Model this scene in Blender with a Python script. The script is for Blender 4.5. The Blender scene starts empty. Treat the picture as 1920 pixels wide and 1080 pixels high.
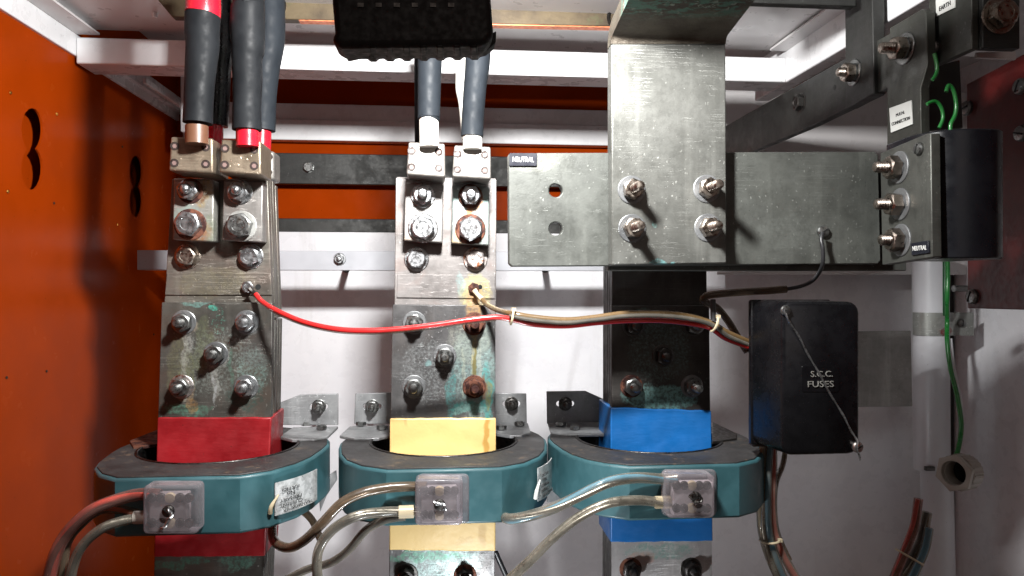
import bpy, bmesh, math, random
from mathutils import Vector, Matrix
random.seed(7)
R_ = math.radians
scn = bpy.context.scene
COL = scn.collection

# ---------------------------------------------------------------- camera, world, lamp, exposure
F = 1400.0; YAW = 0.0926; CZ = 1.5
cd = bpy.data.cameras.new('camera'); cam = bpy.data.objects.new('camera', cd); COL.objects.link(cam)
cam.location = (0, 0, CZ); cam.rotation_euler = (R_(90), 0, -YAW)
cd.sensor_width = 36; cd.lens = 36 * F / 1920; cd.clip_start = .02; cd.clip_end = 50
scn.camera = cam
w = bpy.data.worlds.new('World'); scn.world = w; w.use_nodes = True
w.node_tree.nodes['Background'].inputs[0].default_value = (1, .84, .76, 1)
w.node_tree.nodes['Background'].inputs[1].default_value = .07
scn.view_settings.view_transform = 'Standard'; scn.view_settings.look = 'None'
scn.view_settings.exposure = 0; scn.view_settings.gamma = 1
LAMP = Vector((.018, .385, CZ + .255))
ld = bpy.data.lights.new('work_lamp_light', 'AREA'); ld.shape = 'RECTANGLE'; ld.size = .05; ld.size_y = .035
ld.energy = 7.9; ld.spread = R_(168); ld.color = (1, .995, .98)
lo = bpy.data.objects.new('work_lamp_light', ld); COL.objects.link(lo)
lo.location = LAMP; lo.rotation_euler = (R_(70), 0, 0)
# unseen fill lamp behind the camera, added for light bounced off the orange doors
l2 = bpy.data.lights.new('fill_light', 'AREA'); l2.size = .9; l2.energy = 1.5; l2.color = (1, .84, .76)
lr = bpy.data.objects.new('fill_light', l2); COL.objects.link(lr)
lr.location = (.25, -1.2, CZ + .55); lr.rotation_euler = (R_(68), 0, 0)

# a second small lamp standing low in the cabinet, below the picture
l3 = bpy.data.lights.new('low_lamp_light', 'SPOT'); l3.shadow_soft_size = .015; l3.spot_size = R_(122); l3.spot_blend = .35; l3.energy = 2.5; l3.color = (.93, .97, 1)
l3o = bpy.data.objects.new('low_lamp_light', l3); COL.objects.link(l3o)
l3o.location = (.03, .54, CZ - .355); l3o.rotation_euler = (R_(122), 0, 0)

# ---------------------------------------------------------------- geometry helpers
def ray(px, py):
    u = (px - 960) / F; v = (540 - py) / F
    return Vector((math.sin(YAW) + u * math.cos(YAW), math.cos(YAW) - u * math.sin(YAW), v))
def P(px, py, Y):
    d = ray(px, py); d *= Y / d.y; return Vector((d.x, Y, d.z + CZ))
def PX(px, py, X):
    d = ray(px, py); d *= X / d.x; return Vector((X, d.y, d.z + CZ))
def PZ(px, py, z):
    d = ray(px, py); d *= z / d.z; return Vector((d.x, d.y, z + CZ))

def new_bm(): return bmesh.new()
def box(bm, a, b):
    x0, y0, z0 = [min(a[i], b[i]) for i in range(3)]; x1, y1, z1 = [max(a[i], b[i]) for i in range(3)]
    v = [bm.verts.new((x, y, z)) for z in (z0, z1) for y in (y0, y1) for x in (x0, x1)]
    for f in ((0,2,3,1),(4,5,7,6),(0,1,5,4),(2,6,7,3),(1,3,7,5),(0,4,6,2)):
        bm.faces.new([v[i] for i in f])
    return bm
def plate(outline, ext, holes=(), bm=None):
    """flat polygon (3-D points in one plane) with holes, pushed back by ext"""
    b = new_bm()
    for loop in [outline] + list(holes):
        vs = [b.verts.new(p) for p in loop]
        for i in range(len(vs)): b.edges.new((vs[i], vs[(i+1) % len(vs)]))
    if holes:
        bmesh.ops.triangle_fill(b, edges=b.edges[:], use_beauty=True, use_dissolve=False)
    else:
        b.faces.new(b.verts[:])
    ext = Vector(ext)
    r = bmesh.ops.extrude_face_region(b, geom=b.faces[:])
    bmesh.ops.translate(b, vec=ext, verts=[g for g in r['geom'] if isinstance(g, bmesh.types.BMVert)])
    bmesh.ops.recalc_face_normals(b, faces=b.faces[:])
    if bm is None: return b
    me = bpy.data.meshes.new('tmp'); b.to_mesh(me); b.free(); bm.from_mesh(me); bpy.data.meshes.remove(me)
    return bm
def pplate(pts, Y, t, holes=(), bm=None):
    return plate([P(x, y, Y) for x, y in pts], (0, t, 0), [[P(x, y, Y) for x, y in h] for h in holes], bm)
def xplate(pts, X, t, holes=(), bm=None):
    return plate([PX(x, y, X) for x, y in pts], (t, 0, 0), [[PX(x, y, X) for x, y in h] for h in holes], bm)
def circ(cx, cy, r, n=24, ry=None):
    ry = ry or r
    return [(cx + r*math.cos(2*math.pi*i/n), cy + ry*math.sin(2*math.pi*i/n)) for i in range(n)]
def rrect(x0, y0, x1, y1, r, n=4):
    out = []
    for cx, cy, a in ((x1-r, y0+r, -90), (x1-r, y1-r, 0), (x0+r, y1-r, 90), (x0+r, y0+r, 180)):
        for i in range(n+1):
            t = R_(a + 90*i/n); out.append((cx + r*math.cos(t), cy + r*math.sin(t)))
    return out
def lathe(prof, n=20, bm=None, hexed=False):
    """profile (r, z) about local Z"""
    bm = bm or new_bm(); rings = []
    for r, z in prof:
        if r < 1e-6: rings.append([bm.verts.new((0, 0, z))])
        else: rings.append([bm.verts.new((r*math.cos(2*math.pi*i/n), r*math.sin(2*math.pi*i/n), z)) for i in range(n)])
    for a, b in zip(rings, rings[1:]):
        for i in range(n):
            j = (i+1) % n
            if len(a) == 1: bm.faces.new((a[0], b[i], b[j]))
            elif len(b) == 1: bm.faces.new((a[i], a[j], b[0]))
            else: bm.faces.new((a[i], a[j], b[j], b[i]))
    bmesh.ops.recalc_face_normals(bm, faces=bm.faces[:])
    return bm
def smooth_path(pts, radii=None, step=6):
    P_ = [Vector(p) for p in pts]; out = []; ro = []
    rr = radii or [1]*len(P_)
    for i in range(len(P_)-1):
        p0 = P_[max(i-1, 0)]; p1 = P_[i]; p2 = P_[i+1]; p3 = P_[min(i+2, len(P_)-1)]
        for k in range(step):
            t = k/step
            out.append(.5*((2*p1) + (p2-p0)*t + (2*p0-5*p1+4*p2-p3)*t*t + (3*p1-p0-3*p2+p3)*t**3))
            ro.append(rr[i]*(1-t) + rr[i+1]*t)
    out.append(P_[-1]); ro.append(rr[-1])
    return out, ro
def tube(pts, r, n=12, radii=None, bm=None, step=6, offset=(0, 0), twist=0.0):
    bm = bm or new_bm(); path, rr = smooth_path(pts, radii, step)
    N = None; rings = []
    for i, p in enumerate(path):
        t = (path[min(i+1, len(path)-1)] - path[max(i-1, 0)]).normalized()
        if N is None:
            N = t.orthogonal().normalized()
        N = (N - t*N.dot(t)).normalized(); B = t.cross(N)
        a = twist*i; c = p + N*(offset[0]*math.cos(a)-offset[1]*math.sin(a)) + B*(offset[0]*math.sin(a)+offset[1]*math.cos(a))
        q = r*rr[i]
        rings.append([bm.verts.new(c + N*q*math.cos(2*math.pi*k/n) + B*q*math.sin(2*math.pi*k/n)) for k in range(n)])
    for a, b in zip(rings, rings[1:]):
        for k in range(n):
            j = (k+1) % n; bm.faces.new((a[k], a[j], b[j], b[k]))
    bm.faces.new(rings[0][::-1]); bm.faces.new(rings[-1])
    bmesh.ops.recalc_face_normals(bm, faces=bm.faces[:])
    return bm

WL = {}
def mesh_of(bm, name, smooth=30):
    me = bpy.data.meshes.new(name); bm.to_mesh(me); bm.free()
    if smooth:
        me.shade_smooth(); me.set_sharp_from_angle(angle=R_(smooth))
    return me
def tag(o, label=None, cat=None, group=None, kind=None):
    for k, v in (('label', label), ('category', cat), ('group', group), ('kind', kind)):
        if v: o[k] = v
    return o
def thing(name, loc, label, cat, group=None):
    o = bpy.data.objects.new(name, None); o.empty_display_size = .01; COL.objects.link(o)
    o.location = loc; WL[o] = Vector(loc); return tag(o, label, cat, group)
def part(name, bm, m, parent=None, bevel=0, smooth=30, label=None, seg=2):
    me = mesh_of(bm, name, smooth)
    vs = [v.co for v in me.vertices]
    c = Vector([(min(v[i] for v in vs)+max(v[i] for v in vs))/2 for i in range(3)])
    me.transform(Matrix.Translation(-c))
    o = bpy.data.objects.new(name, me); COL.objects.link(o)
    if m: me.materials.append(m)
    WL[o] = c
    if parent is not None:
        o.parent = parent; o.location = c - WL[parent]
    else: o.location = c
    if bevel:
        b = o.modifiers.new('bevel', 'BEVEL'); b.width = bevel; b.segments = seg; b.limit_method = 'ANGLE'; b.angle_limit = R_(40)
    if label: o['label'] = label
    return o
def struct(name, bm, m, bevel=0):
    o = part(name, bm, m, None, bevel); o['kind'] = 'structure'; return o
def lettering(parent, text, origin, right, up, size, m, extr=.0002, align='CENTER', name='lettering', sx=1.0, fit=None):
    cu = bpy.data.curves.new('txt', 'FONT'); cu.body = text; cu.size = size; cu.extrude = extr
    cu.align_x = align; cu.align_y = 'CENTER'; cu.space_line = .95; cu.resolution_u = 3; cu.offset = 0
    to = bpy.data.objects.new('txt', cu); me = bpy.data.meshes.new_from_object(to)
    if fit:
        xs = [v.co.x for v in me.vertices]; ys = [v.co.y for v in me.vertices]
        w_, h_ = max(xs)-min(xs), max(ys)-min(ys); cx_, cy_ = (max(xs)+min(xs))/2, (max(ys)+min(ys))/2
        me.transform(Matrix.Diagonal((fit[0]/w_, fit[1]/h_, 1, 1)) @ Matrix.Translation((-cx_, -cy_, 0)))
    right = Vector(right).normalized(); up = Vector(up).normalized(); nrm = right.cross(up)
    M = Matrix((( *(right*sx), ), ( *up, ), ( *nrm, ))).transposed().to_4x4(); M.translation = Vector(origin)
    me.transform(M); bpy.data.objects.remove(to); bpy.data.curves.remove(cu)
    vs = [v.co for v in me.vertices]
    c = Vector([(min(v[i] for v in vs)+max(v[i] for v in vs))/2 for i in range(3)])
    me.transform(Matrix.Translation(-c)); me.materials.clear(); me.materials.append(m)
    o = bpy.data.objects.new(name, me); COL.objects.link(o); o.parent = parent; WL[o] = c; o.location = c - WL[parent]
    return o

# ---------------------------------------------------------------- material helpers
class NT:
    def __init__(s, name):
        s.m = bpy.data.materials.new(name); s.m.use_nodes = True; s.t = s.m.node_tree
        s.b = s.t.nodes['Principled BSDF']; s.out = s.t.nodes['Material Output']; s._pos = None
    def n(s, typ, **kw):
        nd = s.t.nodes.new(typ)
        for k, v in kw.items():
            if isinstance(k, str) and hasattr(nd, k): setattr(nd, k, v)
        return nd
    def link(s, a, b): s.t.links.new(a, b)
    def pos(s):
        if s._pos is None: s._pos = s.n('ShaderNodeNewGeometry').outputs['Position']
        return s._pos
    def mapped(s, scale=(1, 1, 1), rot=(0, 0, 0)):
        mp = s.n('ShaderNodeMapping'); mp.inputs['Scale'].default_value = scale; mp.inputs['Rotation'].default_value = rot
        s.link(s.pos(), mp.inputs['Vector']); return mp.outputs[0]
    def noise(s, scale, detail=4, rough=.55, vec=None, dist=0):
        nd = s.n('ShaderNodeTexNoise'); nd.inputs['Scale'].default_value = scale; nd.inputs['Detail'].default_value = detail
        nd.inputs['Roughness'].default_value = rough; nd.inputs['Distortion'].default_value = dist
        s.link(vec or s.pos(), nd.inputs['Vector']); return nd.outputs['Fac']
    def voro(s, scale, vec=None, feature='F1', rand=1):
        nd = s.n('ShaderNodeTexVoronoi'); nd.feature = feature; nd.inputs['Scale'].default_value = scale
        nd.inputs['Randomness'].default_value = rand
        s.link(vec or s.pos(), nd.inputs['Vector']); return nd.outputs['Distance']
    def rng(s, x, a, b, c=0, d=1, smooth=True):
        nd = s.n('ShaderNodeMapRange'); nd.interpolation_type = 'SMOOTHSTEP' if smooth else 'LINEAR'
        for i, v in enumerate((a, b, c, d)): nd.inputs[i+1].default_value = v
        s.link(x, nd.inputs[0]); return nd.outputs[0]
    def mul(s, a, b, op='MULTIPLY'):
        nd = s.n('ShaderNodeMath'); nd.operation = op
        for i, v in enumerate((a, b)):
            if isinstance(v, (int, float)): nd.inputs[i].default_value = v
            else: s.link(v, nd.inputs[i])
        return nd.outputs[0]
    def mix(s, fac, a, b):
        nd = s.n('ShaderNodeMix'); nd.data_type = 'RGBA'
        for k, v in ((0, fac), (6, a), (7, b)):
            if isinstance(v, (int, float)): nd.inputs[k].default_value = v
            elif isinstance(v, tuple): nd.inputs[k].default_value = (*v[:3], 1)
            else: s.link(v, nd.inputs[k])
        return nd.outputs[2]
    def vmath(s, op, a, b):
        nd = s.n('ShaderNodeVectorMath'); nd.operation = op
        for i, v in enumerate((a, b)):
            if isinstance(v, (tuple, Vector)): nd.inputs[i].default_value = tuple(v)
            else: s.link(v, nd.inputs[i])
        return nd.outputs['Value'] if op in ('LENGTH', 'DOT_PRODUCT') else nd.outputs[0]
    def bump(s, h, strength=.3, dist=.001):
        nd = s.n('ShaderNodeBump'); nd.inputs['Strength'].default_value = strength; nd.inputs['Distance'].default_value = dist
        s.link(h, nd.inputs['Height']); s.link(nd.outputs[0], s.b.inputs['Normal'])
    def set(s, **kw):
        for k, v in kw.items():
            i = s.b.inputs[k.replace('_', ' ')]
            if isinstance(v, (int, float)): i.default_value = v
            elif isinstance(v, tuple): i.default_value = (*v[:3], 1)
            else: s.link(v, i)

def paint(name, c, rough=.35, var=.12, coat=0, bump=.05, metal=0, scale=14, dirt=None, dscale=30, dth=.62, spec=.5, wrinkle=0):
    t = NT(name); d = tuple(x*(1-var) for x in c); l = tuple(min(1, x*(1+var*.5)) for x in c)
    col = t.mix(t.rng(t.noise(scale, 5, .6), .35, .68), d, l)
    if dirt:
        col = t.mix(t.mul(t.rng(t.noise(dscale, 8, .7), dth, dth+.1), .8), col, dirt)
        col = t.mix(t.rng(t.voro(90), .05, .02), col, tuple(x*.5 for x in dirt))
    rg = t.rng(t.noise(scale*4, 4), .3, .7, rough*.8, min(1, rough*1.25))
    t.set(Base_Color=col, Roughness=rg, Metallic=metal, Coat_Weight=coat, Specular_IOR_Level=spec)
    if wrinkle: t.bump(t.noise(34, 4, .6, t.mapped((.5, 1, 1.6))), wrinkle, .003)
    elif bump: t.bump(t.noise(260, 3), bump, .0006)
    return t.m

def stains_on(t, col, stains, rough=None):
    """each stain: (px, py, Y, rx_px, ry_px, colour, strength, noise scale, threshold)"""
    warp = t.n('ShaderNodeTexNoise'); warp.inputs['Scale'].default_value = 55; warp.inputs['Detail'].default_value = 4
    t.link(t.pos(), warp.inputs['Vector'])
    wv = t.vmath('MULTIPLY', t.vmath('SUBTRACT', warp.outputs['Color'], (.5, .5, .5)), (.014, 0, .02))
    wp = t.vmath('ADD', t.pos(), wv)
    noises = {}; grit = t.rng(t.noise(330, 5, .75), .38, .6, .25, 1)
    for (px, py, Y, rx, ry, c, stg, ns, th) in stains:
        ctr = P(px, py, Y); k = Y/F
        d = t.vmath('LENGTH', t.vmath('DIVIDE', t.vmath('SUBTRACT', wp, ctr), (rx*k, .03, ry*k)), (0, 0, 0))
        m = t.rng(d, 1.0, .45)
        if ns not in noises: noises[ns] = t.noise(ns, 6, .65, t.mapped((1, 1, .45)) if ns < 200 else None)
        if th is not None: m = t.mul(t.rng(t.mul(m, noises[ns]), th*.5, th*.5+.26), grit)
        col = t.mix(t.mul(m, stg), col, c)
    return col

def busbar(name, dark, light, stains=(), rough=.42, metal=.55, speck=.5, pink=None, scratch=.5, k=.62):
    dark = tuple(x*k for x in dark); light = tuple(x*k for x in light); pink = tuple(x*k for x in pink) if pink else None
    stains = [(*q[:5], tuple(x*.8 for x in q[5]), *q[6:]) for q in stains]
    t = NT(name)
    big = t.noise(16, 6, .6); fine = t.noise(120, 6, .7)
    col = t.mix(t.rng(big, .3, .7), dark, light)
    col = t.mix(t.mul(t.rng(fine, .45, .75), .35), col, tuple(x*.45 for x in dark))
    if pink: col = t.mix(t.mul(t.rng(t.noise(22, 5, .6, dist=.6), .48, .66), .6), col, pink)
    # vertical weathering runs
    run = t.noise(70, 5, .6, t.mapped((1, 1, .08)))
    col = t.mix(t.mul(t.rng(run, .5, .75), .28), col, tuple(min(1, x*1.9) for x in light))
    # white speckle and dark pits
    vs = t.voro(230, t.vmath('ADD', t.pos(), t.vmath('MULTIPLY', t.noisecol(300), (.003, .003, .006))))
    sp = t.mul(t.mul(t.rng(vs, .22, .10), t.rng(t.noise(34, 4), .46, .62)), speck)
    col = t.mix(sp, col, tuple(min(1, x*2.6+.05) for x in light))
    pit = t.mul(t.mul(t.rng(t.voro(330), .16, .07), t.rng(t.noise(27, 3), .5, .62)), .7)
    col = t.mix(pit, col, tuple(x*.25 for x in dark))
    # scratches
    sc = None
    for ang, th in ((0, .035), (R_(88), .03), (R_(28), .02)):
        nz = t.noise(9, 2, .5, t.mapped((1.2, 1.2, 42), (0, ang, 0)), .0)
        line = t.rng(t.mul(t.mul(nz, .5, 'SUBTRACT'), 0, 'ADD'), -th*.25, 0)
        ab = t.n('ShaderNodeMath'); ab.operation = 'ABSOLUTE'; t.link(t.mul(nz, .5, 'SUBTRACT'), ab.inputs[0])
        line = t.mul(t.rng(ab.outputs[0], .006, 0), t.rng(t.noise(19+ang*9, 3), .52, .62))
        sc = line if sc is None else t.mul(sc, line, 'MAXIMUM')
    col = t.mix(t.mul(sc, scratch), col, tuple(min(1, x*2.2+.03) for x in light))
    if stains: col = stains_on(t, col, stains)
    t.set(Base_Color=col, Metallic=metal, Roughness=t.rng(t.noise(48, 6, .7), .3, .7, rough*.75, min(1, rough*1.4)))
    h = t.mul(t.mul(fine, .6), t.mul(pit, -1.2), 'ADD'); h = t.mul(h, t.mul(sc, -.5), 'ADD'); h = t.mul(h, t.mul(sp, .7), 'ADD')
    t.bump(h, .35, .0009)
    return t.m
def _noisecol(self, scale):
    nd = self.n('ShaderNodeTexNoise'); nd.inputs['Scale'].default_value = scale; self.link(self.pos(), nd.inputs['Vector']); return nd.outputs['Color']
NT.noisecol = _noisecol

def steel(name, c=(.55, .55, .56), rough=.28, metal=1, tint=None, tth=.5):
    t = NT(name)
    col = t.mix(t.rng(t.noise(180, 4), .35, .7), tuple(x*.82 for x in c), c)
    if tint: col = t.mix(t.rng(t.noise(110, 6, .7), tth, tth+.12), col, tint)
    t.set(Base_Color=col, Metallic=metal, Roughness=t.rng(t.noise(300, 4), .3, .7, rough*.7, rough*1.5))
    t.bump(t.noise(400, 3), .12, .00008); return t.m
def clear(name, c, alpha=.5, rough=.25):
    t = NT(name); t.set(Base_Color=t.mix(t.rng(t.noise(60, 4), .4, .65), c, tuple(x*.6 for x in c)), Roughness=rough, Coat_Weight=.4)
    tr = t.n('ShaderNodeBsdfTransparent'); mx = t.n('ShaderNodeMixShader')
    tr.inputs[0].default_value = (*[min(1, .55+x*.6) for x in c], 1)
    fr = t.n('ShaderNodeFresnel'); fr.inputs[0].default_value = 1.45
    t.link(t.rng(fr.outputs[0], 0, .6, alpha, .75, False), mx.inputs[0]); t.link(tr.outputs[0], mx.inputs[1]); t.link(t.b.outputs[0], mx.inputs[2])
    t.link(mx.outputs[0], t.out.inputs[0]); return t.m

ORANGE = paint('orange_enamel', (.29, .033, .0012), .22, .08, 0, .03, spec=.02, dirt=(.03, .006, .002), dscale=60, dth=.74)
WHITE = paint('white_enamel', (.72, .72, .73), .3, .05, .25, .05, dirt=(.22, .2, .18), dscale=45, dth=.72)
WPANEL = paint('white_panel_paint', (.80, .80, .82), .26, .04, .1, .05, dirt=(.3, .28, .26), dscale=50, dth=.76)
_t = NT('white_back_panel_paint')
_c = _t.mix(_t.rng(_t.noise(9, 5, .6), .35, .7), (.74, .74, .77), (.82, .82, .84))
_c = _t.mix(_t.mul(_t.rng(_t.noise(22, 6, .65, _t.mapped((1, 1, .12))), .56, .74), .30), _c, (.45, .42, .38))
_c = _t.mix(_t.mul(_t.rng(_t.noise(170, 5, .7), .68, .74), .6), _c, (.25, .22, .2))
_t.set(Base_Color=_c, Roughness=_t.rng(_t.noise(40, 4), .3, .7, .22, .38)); _t.bump(_t.noise(7, 3), .12, .004); WPANEL = _t.m
RAILGREY = paint('rail_grey_paint', (.42, .43, .46), .35, .06, .2, .05, dirt=(.15, .14, .13), dscale=60, dth=.7)
TEAL = paint('teal_resin', (.034, .104, .120), .46, .26, 0, .12, dirt=(.05, .035, .02), dscale=40, dth=.68)
BRASSY = (.10, .05, .02)
RESIN = paint('dark_resin', (.032, .031, .031), .55, .3, 0, .4, dirt=(.11, .08, .055), dscale=70, dth=.57)
REDTAPE = paint('red_tape', (.27, .010, .014), .42, .22, .1, .1, scale=22, wrinkle=.35, dirt=(.10, .03, .02), dscale=60, dth=.70)
YELTAPE = None
BLUETAPE = paint('blue_tape', (.008, .115, .36), .42, .12, .1, .15, scale=22, dirt=(.16, .26, .36), dscale=70, dth=.70, wrinkle=.35)
BLACKSLEEVE = paint('black_heatshrink', (.009, .010, .0115), .58, .2, .0, .15, scale=25, spec=.13)
GREYSLEEVE = paint('grey_black_heatshrink', (.013, .016, .020), .6, .18, 0, .12, scale=25, spec=.14)
REDPVC = paint('red_pvc', (.45, .008, .02), .25, .1, .4, .1)
WHITEPVC = paint('white_pvc', (.75, .73, .66), .35, .08, .2, .1, dirt=(.2, .16, .1), dscale=90, dth=.66)
BLACK = paint('black_bakelite', (.005, .005, .006), .28, .3, 0, .15, scale=30, spec=.3, dirt=(.05, .05, .05), dscale=140, dth=.72)
LAMPBLK = paint('lamp_black_casting', (.004, .004, .004), .6, .2, 0, .1, scale=80)
BLUEBLACK = paint('blue_black_rubber', (.007, .0075, .010), .3, .2, 0, .1, spec=.35, scale=20, dirt=(.05, .05, .06), dscale=100, dth=.74)
MAROON = paint('maroon_insulating_board', (.085, .008, .007), .4, .3, 0, .25, scale=40)
DARKMETAL = busbar('dark_bar_metal', (.036, .037, .035), (.060, .060, .056), rough=.5, metal=.4, speck=.25, scratch=.2)
GALV = busbar('galvanised_steel', (.20, .205, .21), (.32, .325, .33), rough=.45, metal=.35, speck=.35, scratch=.3, k=.95)
WASHM = busbar('washer_metal', (.17, .175, .18), (.27, .275, .28), rough=.42, metal=.6, speck=.3, scratch=.2, k=.8)
ZINC = busbar('zinc_plate_metal', (.20, .20, .19), (.30, .30, .285), rough=.4, metal=.3, speck=.15, scratch=.2, k=1)
SHINY = steel('zinc_bolt_steel', (.42, .43, .44), .30, .95)
DULL = steel('dull_bolt_steel', (.23, .235, .23), .34, .95, tint=(.16, .14, .12), tth=.56)
OLIVE = steel('nickel_bolt_steel', (.36, .31, .265), .32, tint=(.17, .13, .10), tth=.55)
BROWNST = steel('brown_stud_steel', (.27, .23, .20), .34, tint=(.13, .10, .08), tth=.55)
RUST = steel('rusted_steel', (.16, .06, .035), .7, .35, tint=(.035, .010, .008), tth=.45)
RUSTY = steel('rust_touched_steel', (.48, .44, .42), .35, .9, tint=(.22, .075, .03), tth=.52)
DARKSTEEL = steel('dark_steel', (.10, .095, .09), .4)
BLKMETAL = steel('black_bolt', (.075, .07, .068), .38)
LUGA = busbar('brassy_lug_metal', (.30, .23, .16), (.44, .36, .27), rough=.38, metal=.75, speck=.7, scratch=.2)
LUGB = busbar('tin_lug_metal', (.36, .335, .31), (.50, .475, .44), rough=.42, metal=.6, speck=.5, scratch=.2)
SOCK = steel('brown_set_screw', (.022, .012, .009), .6, .1)
SOCKIN = paint('set_screw_recess', (.16, .10, .09), .6, .1)
HOLE = paint('drilled_hole_dark', (.004, .004, .004), .8, .1, 0, 0)
BRASS = steel('brass', (.6, .36, .08), .3)
COPPERB = NT('brown_copper_bar')
_c = COPPERB.mix(COPPERB.rng(COPPERB.noise(14, 6, .65), .32, .66), (.035, .024, .014), (.095, .07, .038))
_c = COPPERB.mix(COPPERB.rng(COPPERB.noise(40, 6, .7), .56, .7), _c, (.06, .06, .028))
COPPERB.set(Base_Color=_c, Metallic=.5, Roughness=.55); COPPERB.bump(COPPERB.noise(300, 5), .3, .0006); COPPERB = COPPERB.m
COPPEREDGE = steel('bare_copper_edge', (.8, .26, .12), .4, 1, tint=(.3, .1, .05), tth=.58)
CLR = clear('clear_pvc_sheath', (.46, .42, .35), .17, .16)
CLRBROWN = clear('brown_clear_pvc_sheath', (.30, .22, .15), .28, .18)
CLRRED = clear('pinkish_clear_sheath', (.50, .24, .20), .2, .16)
COVER = clear('smoky_clear_plastic', (.55, .50, .53), .17, .18)
COREBLK = paint('black_core', (.02, .02, .022), .4, .2)
CORESLV = steel('tinned_core', (.65, .63, .58), .35)
COREBLUE = paint('blue_core', (.06, .32, .52), .35, .2, .3)
CORERED = paint('red_core', (.75, .09, .06), .35, .15, .3)
BROWNWIRE = paint('brown_gold_wire', (.13, .08, .035), .28, .3, .4)
WIRERED = paint('red_wire_pvc', (.52, .02, .02), .22, .08, .5, .05)
GREEN = paint('green_wire_pvc', (.012, .16, .028), .3, .15, .3, .05)
TIE = paint('yellowed_nylon', (.50, .42, .28), .4, .1)
LABELWHT = paint('label_white', (.62, .63, .60), .45, .05)
LABELBLK = paint('label_black', (.012, .013, .02), .3, .1)
INK = paint('ink_black', (.02, .02, .02), .5, .1, 0, 0)
PAINTWHT = paint('engraved_white', (.75, .75, .72), .5, .05, 0, 0)
SILVERENG = paint('engraved_dull_silver', (.20, .195, .18), .45, .2, 0, 0)
BEIGE = paint('beige_plastic', (.36, .33, .29), .45, .1, .1, .1, dirt=(.12, .1, .08), dscale=60, dth=.66)
COND = paint('conduit_white_pvc', (.60, .61, .64), .38, .05, .1, .05, dirt=(.25, .22, .2), dscale=50, dth=.74)
GAPDARK = paint('dark_gap_strip', (.02, .02, .02), .6, .2)  # near-black colour carries the shadow of the gap beside the conduit
CEIL = paint('cabinet_top_paint', (.60, .58, .58), .33, .05, .2, .05, dirt=(.2, .18, .16), dscale=40, dth=.72)

# yellow insulating tape with dribble stains
_t = NT('yellow_tape')
_c = _t.mix(_t.rng(_t.noise(10, 5), .35, .65), (.64, .44, .17), (.74, .53, .22))
_c = stains_on(_t, _c, [(912, 820, .712, 7, 60, (.42, .22, .04), .8, 250, None), (906, 1000, .712, 10, 30, (.45, .27, .08), .6, 250, None),
                        (760, 792, .712, 5, 12, (.4, .3, .12), .6, 250, None), (870, 1020, .712, 30, 12, (.5, .33, .12), .5, 250, .5)])
_t.set(Base_Color=_c, Roughness=.42); _t.bump(_t.noise(34, 4), .3, .003); YELTAPE = _t.m

VERD = (.10, .36, .29); VERD2 = (.22, .42, .38); RUSTC = (.30, .10, .025); RUSTD = (.10, .03, .015); CHALK = (.42, .43, .40); OLIV = (.22, .19, .07)
def halos(pts, cs): return [(x, y+6, .71, 27, 30, c, .75, 260, .34) for (x, y), c in zip(pts, cs)]
BAR1M = busbar('red_phase_bar_metal', (.09, .086, .076), (.175, .168, .148), halos([(345, 604), (463, 604), (405, 663), (341, 725), (462, 725)], [(.40, .34, .27), (.30, .33, .32), (.44, .44, .42), (.38, .28, .18), (.30, .33, .32)]) + [
    (405, 680, .71, 120, 110, (.30, .34, .31), .7, 420, .74), (470, 700, .71, 50, 80, (.20, .30, .27), .7, 420, .66), (330, 690, .71, 30, 90, (.20, .20, .12), .6, 90, .45),
    (408, 600, .71, 20, 55, (.12, .48, .36), .8, 420, .98), (401, 578, .71, 14, 10, (.10, .50, .38), .9, 260, .45),
    (365, 566, .71, 45, 10, VERD2, .8, 260, .5), (345, 645, .71, 14, 75, CHALK, .7, 260, .5), (400, 720, .71, 10, 60, CHALK, .7, 260, .5),
    (352, 690, .71, 20, 60, (.24, .26, .14), .6, 120, .5), (380, 650, .71, 30, 90, (.17, .19, .11), .6, 120, .5),
    (455, 740, .71, 55, 55, (.05, .10, .085), .8, 420, .6), (340, 605, .71, 28, 30, (.42, .40, .33), .6, 260, .55),
    (345, 770, .71, 70, 18, (.12, .28, .2), .8, 260, .55), (480, 650, .71, 60, 60, (.10, .085, .085), .5, 120, .5),
    (357, 760, .71, 14, 26, (.42, .25, .10), .7, 260, .5), (330, 1062, .71, 90, 14, (.10, .30, .22), .8, 260, .55),
    (440, 1058, .71, 60, 22, (.16, .36, .28), .7, 260, .6), (345, 700, .71, 5, 85, (.36, .38, .33), .8, 260, .35), (398, 735, .71, 4, 45, (.42, .44, .44), .8, 260, .3), (428, 690, .71, 5, 60, (.12, .22, .17), .7, 260, .4)], rough=.42, metal=.45, pink=(.16, .115, .09))
BAR1U = busbar('red_phase_upper_metal', (.16, .145, .125), (.27, .25, .215), [
    (400, 530, .72, 110, 40, (.24, .215, .14), .55, 120, .45)], rough=.38, metal=.5, pink=(.25, .19, .16))
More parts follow.
